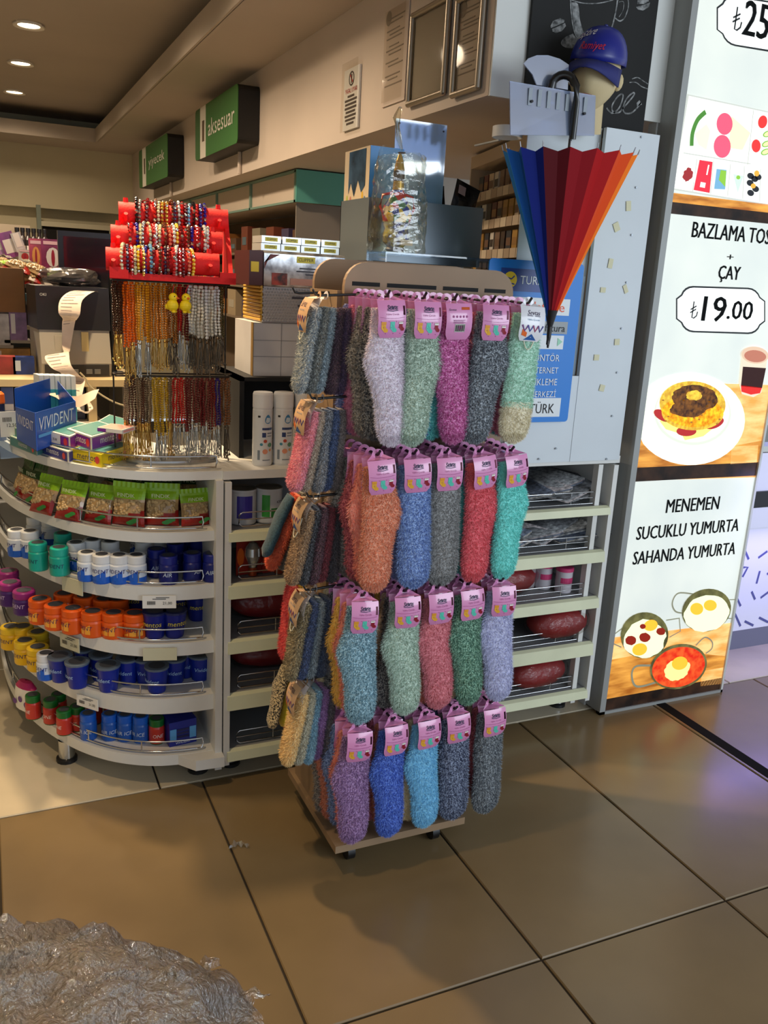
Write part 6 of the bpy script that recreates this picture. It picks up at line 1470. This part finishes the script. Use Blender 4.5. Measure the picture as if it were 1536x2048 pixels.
MB().box((-.115, -.128, .006), (.115, -.12, .045), M('port_dark', (44, 44, 46), .6)).build('port_recess', pt)
for x in (-.02, .03, .06): MB().box((x, -.131, .012), (x+.022, -.127, .03), STEEL).build('port', pt)
MB().text('OKI', (-.105, -.0905, .29), XD, ZD, PAPER, w=.022).build('lettering', pt)
rp_ = thing('receipt_paper', 'long curling strip of printed receipt paper spilling from the printer', 'receipt', (0, 0, 0))
RPM = M('receipt', (226, 210, 196), .6, noise=.06, nscale=20); RK_ = M('receipt_ink', (150, 140, 140), .7)
ctl = [((178, 578), (208, 592), 3.52), ((140, 583), (190, 583), 3.46), ((120, 600), (165, 600), 3.40), ((117, 625), (160, 628), 3.37), ((125, 637), (153, 640), 3.39), ((124, 648), (150, 645), 3.41), ((124, 690), (140, 700), 3.40), ((125, 706), (138, 702), 3.37),
       ((90, 712), (138, 706), 3.32), ((102, 735), (142, 730), 3.27), ((122, 746), (160, 752), 3.27), ((118, 755), (170, 760), 3.30), ((117, 775), (166, 782), 3.24), ((132, 800), (160, 815), 3.20), ((160, 822), (172, 823), 3.18), ((178, 824), (186, 818), 3.20), ((168, 785), (182, 806), 3.25)]
def crs(i, t_):
    o_ = []
    for e in (0, 1):
        p_ = [ctl[min(max(i+k, 0), len(ctl)-1)] for k in (-1, 0, 1, 2)]; v_ = []
        for g in (lambda c: c[e][0], lambda c: c[e][1], lambda c: c[2]):
            p0, p1, p2, p3 = map(g, p_); v_.append(.5*(2*p1 + (p2-p0)*t_ + (2*p0-5*p1+4*p2-p3)*t_*t_ + (3*p1-p0-3*p2+p3)*t_**3))
        o_.append(P(v_[0], v_[1], Y=v_[2]))
    return o_
edge = [crs(i, k/4) for i in range(len(ctl)-1) for k in range(4)]; m_ = MB(); vs = []
for a, b in edge: vs += [a, a.lerp(b, .5), b]
m_.add(vs, [(3*i+j, 3*i+j+1, 3*i+j+4, 3*i+j+3) for i in range(len(edge)-1) for j in (0, 1)], RPM, True); m_.build('paper_strip', rp_)
q = MB()
for i in range(1, len(edge)-2):
    if 20 < i < 32: continue
    a, b = edge[i]; w0, w1 = (.1, .6) if i % 3 else (.1, .85); n_ = (b-a).normalized().cross((edge[i+1][0]-a)).normalized()
    if n_.y > 0: n_ = -n_
    d_ = (edge[i+1][0]-a)*.16
    q.quad(a.lerp(b, w0)+n_*.0012, a.lerp(b, w1)+n_*.0012, a.lerp(b, w1)+n_*.0012+d_, a.lerp(b, w0)+n_*.0012+d_, RK_)
q.build('print', rp_)
t = thing('paper_coil', 'crumpled loose end of receipt paper on the gum display carton', 'paper', (.245, 3.06, ZT+.115))
vs = []
for i in range(9):
    f = i/8; vs += [(-.11+.19*f, -.02+.03*math.sin(5*f), .01+.02*math.sin(7*f)), (-.09+.19*f, .01+.03*math.sin(5*f+1), .036+.012*math.sin(7*f+1))]
MB().add(vs, [(2*i, 2*i+1, 2*i+3, 2*i+2) for i in range(8)], M('receipt_pink', (220, 186, 168), .6), True).build('paper_strip', t)
sc_ = thing('till_screen', 'black till screen seen from behind, left of the red bracelet stand', 'monitor', (.40, 3.75, 1.19))
MB().box((-.115, .0, .25), (.145, .03, .53), M('screen_case', (26, 27, 30), .35)).build('case', sc_); MB().box((-.095, -.003, .27), (.13, .0, .51), M('screen_glass', (34, 38, 48), .12, coat=.5)).build('display', sc_)
MB().cyl((.02, .02, .02), (.02, .02, .26), .02, BLACK, n=12).box((-.07, -.05, 0), (.1, .1, .02), BLACK).build('stand', sc_)
po = thing('till_pole', 'black vertical pole on the desk right of the printer', 'pole', (.455, 3.53, 1.19))
MB().cyl((0, 0, .012), (0, 0, .37), .012, M('pole_black', (24, 25, 28), .3), n=12).build('tube', po); MB().cyl((0, 0, 0), (0, 0, .012), .035, BLACK, n=16).build('base', po); MB().cyl((0, 0, .30), (0, 0, .32), .018, BLACK, n=12).build('collar', po)
t = thing('cable', 'pale cable hanging from the desk towards the beads', 'cable'); pts = [P(x, y, Y=3.32) for x, y in cur([(160, 745), (172, 758), (178, 770), (200, 788), (230, 805), (262, 815)])]
MB().tube(pts, .0035, M('cable_cream', (190, 180, 150), .5), 6).build('cord', t)
wr = thing('wrapped_bundle', 'clear film wrapped bundle lying on top of the printer', 'bundle', (.31, 3.60, 1.517), rz=.1)
rnd = random.Random(12); n, k = 16, 8; vs = []
for j in range(k+1):
    ph = PI*j/k
    for i in range(n):
        a = 2*PI*i/n; q_ = 1+rnd.uniform(-.12, .12); vs.append((.11*math.cos(a)*math.sin(ph)**.6*q_, .07*math.sin(a)*math.sin(ph)**.6*q_, .032-.032*math.cos(ph)*q_))
MB().add(vs, [(j*n+i, j*n+(i+1) % n, (j+1)*n+(i+1) % n, (j+1)*n+i) for j in range(k) for i in range(n)], clear_mat('wrap_film', (206, 200, 196), .16, .1, .12, .4, 25)).build('film', wr)
MB().lathe([(.001, .01), (.05, .012), (.055, .03), (.03, .045), (.001, .05)], M('bundle_dark', (50, 44, 48), .5, noise=.5, nscale=30), n=12, sx=1.5).build('contents', wr)
# gondola of goods at far left
gd = thing('goods_gondola', 'low shelving at far left behind the till with goods on it', 'shelving', (-.55, 4.0, 0))
GW = M('gondola_board', (150, 140, 126), .6)
for z in (1.14, 1.32, 1.49): MB().box((0, 0, z), (1.12, .5, z+.015), GW).build('shelf', gd)
for x in (0, 1.1): MB().box((x, 0, 0), (x+.02, .5, 1.5), GW).build('side_panel', gd)
MB().box((0, .48, 0), (1.12, .5, 1.62), M('gondola_back', (120, 112, 100), .7)).build('back_panel', gd)
bx = P(16, 625, Y=3.7); t = thing('brown_carton', 'brown cardboard carton with dark patterned side at the left edge', 'carton', (bx.x-.05, 3.72, bx.z), rz=.15)
MB().box((-.03, 0, 0), (.115, .15, .165), M('kraft', (150, 104, 58), .7, noise=.1)).build('carton', t); MB().box((.115, 0, 0), (.117, .15, .16), M('kraft_dark', (70, 46, 30), .7, noise=.6, nscale=30)).build('printed_side', t)
MB().box((-.6, .03, -.07), (.1, .2, -.0), M('carton_shelf', (120, 108, 96), .6)).build('support', t)
cnt = 0
for px, py, rl_, w in ((35, 540, .9, 'leftmost upper'), (70, 545, 1.2, 'second upper'), (105, 552, 1.1, 'third upper'), (40, 566, -1.2, 'leftmost lower'), (90, 572, 1.4, 'right lower')):
    p = P(px, py, Y=3.95); o = nut_bag(px, py, 1.5, f"green-topped nut bag lying on the far left goods pile, {w}", lean=-1.2, turn=0, sc=1.25, face=rl_, grp='nut bags on the far left pile')
    o.location = (p.x, 4.05, max(1.506, p.z-.01))
for k, (px0, py0, px1, py1, c, w, cc) in enumerate(((60, 535, 84, 478, (200, 80, 110), 'pink and orange magazine', (220, 150, 80)), (84, 538, 128, 480, (150, 50, 100), 'magenta magazine with a white figure', (222, 214, 214)), (38, 522, 62, 500, (226, 214, 206), 'small white and red pack', (170, 40, 40)))):
    a, b = P(px0, py0, Y=4.35), P(px1, py1, Y=4.35); t = thing('magazine', f"{w} standing upright at far left", 'magazine', (a.x, 4.35, a.z), rz=.05, group='magazines and packs at far left')
    W_, H_ = b.x-a.x, b.z-a.z
    MB().box((0, 0, 0), (W_, .012, H_), M('mag%d' % k, c, .4, noise=.3, nscale=14)).build('cover', t)
    q = MB(); q.poly([(W_*.5+W_*.3*math.cos(i*PI/6), -.001, H_*.4+H_*.33*math.sin(i*PI/6)) for i in range(12)], M('mag_shape%d' % k, cc, .5)); q.poly([(W_*.5+W_*.08*math.cos(i*PI/6), -.002, H_*.38+H_*.28*math.sin(i*PI/6)) for i in range(12)], M('mag_fig%d' % k, (150, 20, 50), .5)); q.box((W_*.1, -.002, H_*.82), (W_*.9, -.001, H_*.93), M('mag_title', (226, 180, 190), .5)); q.build('print', t)
    MB().box((-.02, -.02, -.02), (W_+.02, .05, 0), GW).build('stand', t)
PKS = [((0, 510, 22, 470), (196, 150, 190), 'pale purple sachet, leftmost of the leaning ones'), ((14, 518, 40, 468), (150, 70, 140), 'purple sachet, leaning beside the pale one'), ((34, 505, 52, 468), (214, 206, 204), 'white sachet at right of the purple ones')]
for k, (r_, c, w) in enumerate(PKS):
    a, b = P(r_[0], r_[1], Y=4.4), P(r_[2], r_[3], Y=4.4); t = thing('hair_sachet', w, 'sachet', (a.x, 4.42-.01*k, a.z), group='leaning sachets at far left', rot=(0, -.3, .1))
    MB().box((0, 0, 0), (b.x-a.x, .012, b.z-a.z), M('sachet%d' % k, c, .3, noise=.3, nscale=12)).build('sachet', t); MB().box((.008, -.001, .02), (b.x-a.x-.008, 0, .08), M('sachet_label', (226, 214, 206), .4)).build('label', t)
for k in range(6):
    a = P(36+11*k, 500, Y=5.2); a.z = 1.646; t = thing('dark_bottle', f"dark hanging bottle on the far left display, {ORD[k]} from left", 'bottle', (a.x, 5.2, a.z), group='dark bottles far left')
    MB().lathe([(.018, -.06), (.02, 0), (.02, .06), (.01, .08), (.01, .1)], M('bottle_dark', (44, 34, 32), .3), n=10).build('bottle', t); MB().lathe([(.012, .1), (.012, .12), (.001, .121)], M('bottle_cap', (24, 22, 24), .4), n=10).build('cap', t)
    MB().box((-.016, -.022, -.04), (.016, -.018, .03), M('bottle_label%d' % (k % 2), ((206, 196, 186), (150, 130, 110))[k % 2], .5)).build('label', t)
t = thing('hanging_rail', 'display rail carrying the dark bottles far left', 'rail', (-.3, 5.2, 0)); MB().box((0, .03, 0), (.56, .05, 1.78), M('rail_panel', (150, 136, 116), .7)).build('panel', t); MB().box((0, -.03, 1.575), (.56, .03, 1.585), GW).build('shelf', t)
GP = [((0, 740, 30, 705), (170, 60, 50), 'red and white snack pack on the desk at far left'), ((27, 742, 68, 708), (30, 60, 140), 'dark blue box with pale end on the desk'), ((0, 690, 18, 628), (214, 206, 196), 'white carton edge at the far left'), ((20, 680, 52, 615), (150, 110, 150), 'lilac folded pack left of the printer'), ((35, 602, 70, 588), (120, 170, 170), 'pale teal packet above the lilac pack'), ((0, 720, 60, 698), (190, 140, 60), 'yellow-brown snack bag behind the red pack')]
for k, (r_, c, w) in enumerate(GP):
    Yk = 3.5 if k < 2 else 3.75; a, b = P(r_[0], r_[1], Y=Yk), P(r_[2], r_[3], Y=Yk); t = thing('goods_pack', w, 'pack', (a.x-(.05 if r_[0] == 0 else 0), Yk, a.z if k > 1 else 1.191), group='small goods left of the printer')
    w_ = b.x-a.x+(.05 if r_[0] == 0 else 0); h_ = b.z-a.z
    MB().box((0, 0, 0), (w_, .06, h_), M('goodspack%d' % k, c, .4, noise=.3, nscale=16)).build('pack', t); MB().box((w_*.1, -.001, h_*.2), (w_*.35, 0, h_*.8), M('goodspack_label%d' % (k % 3), ((222, 214, 206), (190, 206, 226), (206, 190, 180))[k % 3], .4)).build('label', t)
    if k > 1: MB().box((-.02, 0, -.012), (w_+.01, .1, 0), GW).build('stand', t)
for k in range(6):
    t = thing('gum_pack', f"blue and white pack in the dim row under the desk, {ORD[k]} from left", 'pack', (.045+.049*k, 3.42, 1.033), group='dim packs under the desk')
    MB().box((0, 0, 0), (.042, .08, .12), M('dim_blue%d' % (k % 3), ((60, 80, 150), (190, 196, 210), (40, 50, 90))[k % 3], .4)).build('wrapper', t); MB().box((.005, -.001, .03), (.04, 0, .06), M('dim_label', (200, 200, 210), .4)).build('label', t)
# back wall opening and shelf lip
t = thing('dark_doorway', 'dark opening in the back wall with a pale lintel strip', 'doorway', (.58, 9.40, 0))
MB().box((0, 0, 0), (.62, .06, 1.93), M('doorway_shade', (16, 14, 13), .9)).build('opening', t); MB().box((-.01, -.03, 1.93), (.66, .05, 1.975), M('lintel', (190, 184, 160), .5)).build('lintel', t); MB().box((-.05, -.03, 0), (-.01, .03, 2.12), M('slotted_post', (120, 130, 118), .5)).build('slotted_post', t)  # opening is a solid near-black slab painting the shade of the doorway

# ================================================================ plastic film heap in the foreground, litter on the floor
BW = clear_mat('bubble_film', (230, 222, 212), .2, .1, .09, 1.0, 75)
bw = thing('plastic_film_heap', 'crumpled heap of clear bubble film in the bottom left foreground', 'plastic film', (-.10, 1.42, 0))
from mathutils import noise as mn
def hgt(u, v, s):
    x, y = -.75+1.3*u, -.55+1.1*v
    r = math.sqrt(((x+.06)/.66)**2 + ((y+.05)/.48)**2)
    base = max(0, 1-r**2.6)**.85*.335*s
    f = .045*mn.noise((x*9, y*9, s*3)) + .018*mn.noise((x*26, y*26, s*7)) + .006*mn.noise((x*70, y*70, s))
    crease = .03*(1-abs(mn.noise((x*5+s, y*12, 2.2))))**4
    z = base + (f + crease)*min(1, base*8)
    return Vector((x + .03*mn.noise((x*11, y*11, 5*s)), y + .03*mn.noise((x*11, y*11, 9*s)), max(.003, z)))
for k, s in enumerate((1.0, .84)):
    n = 130; vs = [hgt(i/n, j/n, s) for j in range(n+1) for i in range(n+1)]
    fs = [(j*(n+1)+i, j*(n+1)+i+1, (j+1)*(n+1)+i+1, (j+1)*(n+1)+i) for j in range(n) for i in range(n) if vs[j*(n+1)+i].z > .012 or vs[(j+1)*(n+1)+i+1].z > .012]
    MB().add(vs, fs, BW, True).build('film_layer', bw)
for px, py, dx, dy in ((400, 1965, .05, .015), (470, 2045, .08, .03)):
    a = P(px, py, Z=.06) - Vector((-.10, 1.42, 0)); vs = []; rnd = random.Random(px)
    for i in range(9):
        f = i/8; w = .035*(1-f)+.004; c = a + Vector((dx*f, dy*f + .015*math.sin(4*f), .02*math.sin(3*f)+.02*f))
        vs += [c + Vector((rnd.uniform(-.006, .006), -w, rnd.uniform(-.008, .008))), c + Vector((0, 0, .014*(1-f))), c + Vector((rnd.uniform(-.006, .006), w, rnd.uniform(-.008, .008)))]
    MB().add(vs, [(3*i+j, 3*i+j+1, 3*i+j+4, 3*i+j+3) for i in range(8) for j in (0, 1)], BW, True).build('film_tongue', bw)
li = P(478, 1700, Z=0); t = thing('plastic_scrap', 'tiny scrap of clear plastic lying on a floor joint', 'litter', (li.x, li.y, .001)); vs = []; rnd = random.Random(2)
for i in range(9):
    f = i/8; vs += [(-.03+.06*f, -.008+.02*math.sin(3*f)+rnd.uniform(-.006, .006), .001+rnd.uniform(0, .012)), (-.03+.06*f, .010+.02*math.sin(3*f)+rnd.uniform(-.006, .006), .001+rnd.uniform(0, .014))]
MB().add(vs, [(2*i, 2*i+1, 2*i+3, 2*i+2) for i in range(8)], clear_mat('scrap_film', (246, 246, 244), .2, .1, .3)).build('film', t)
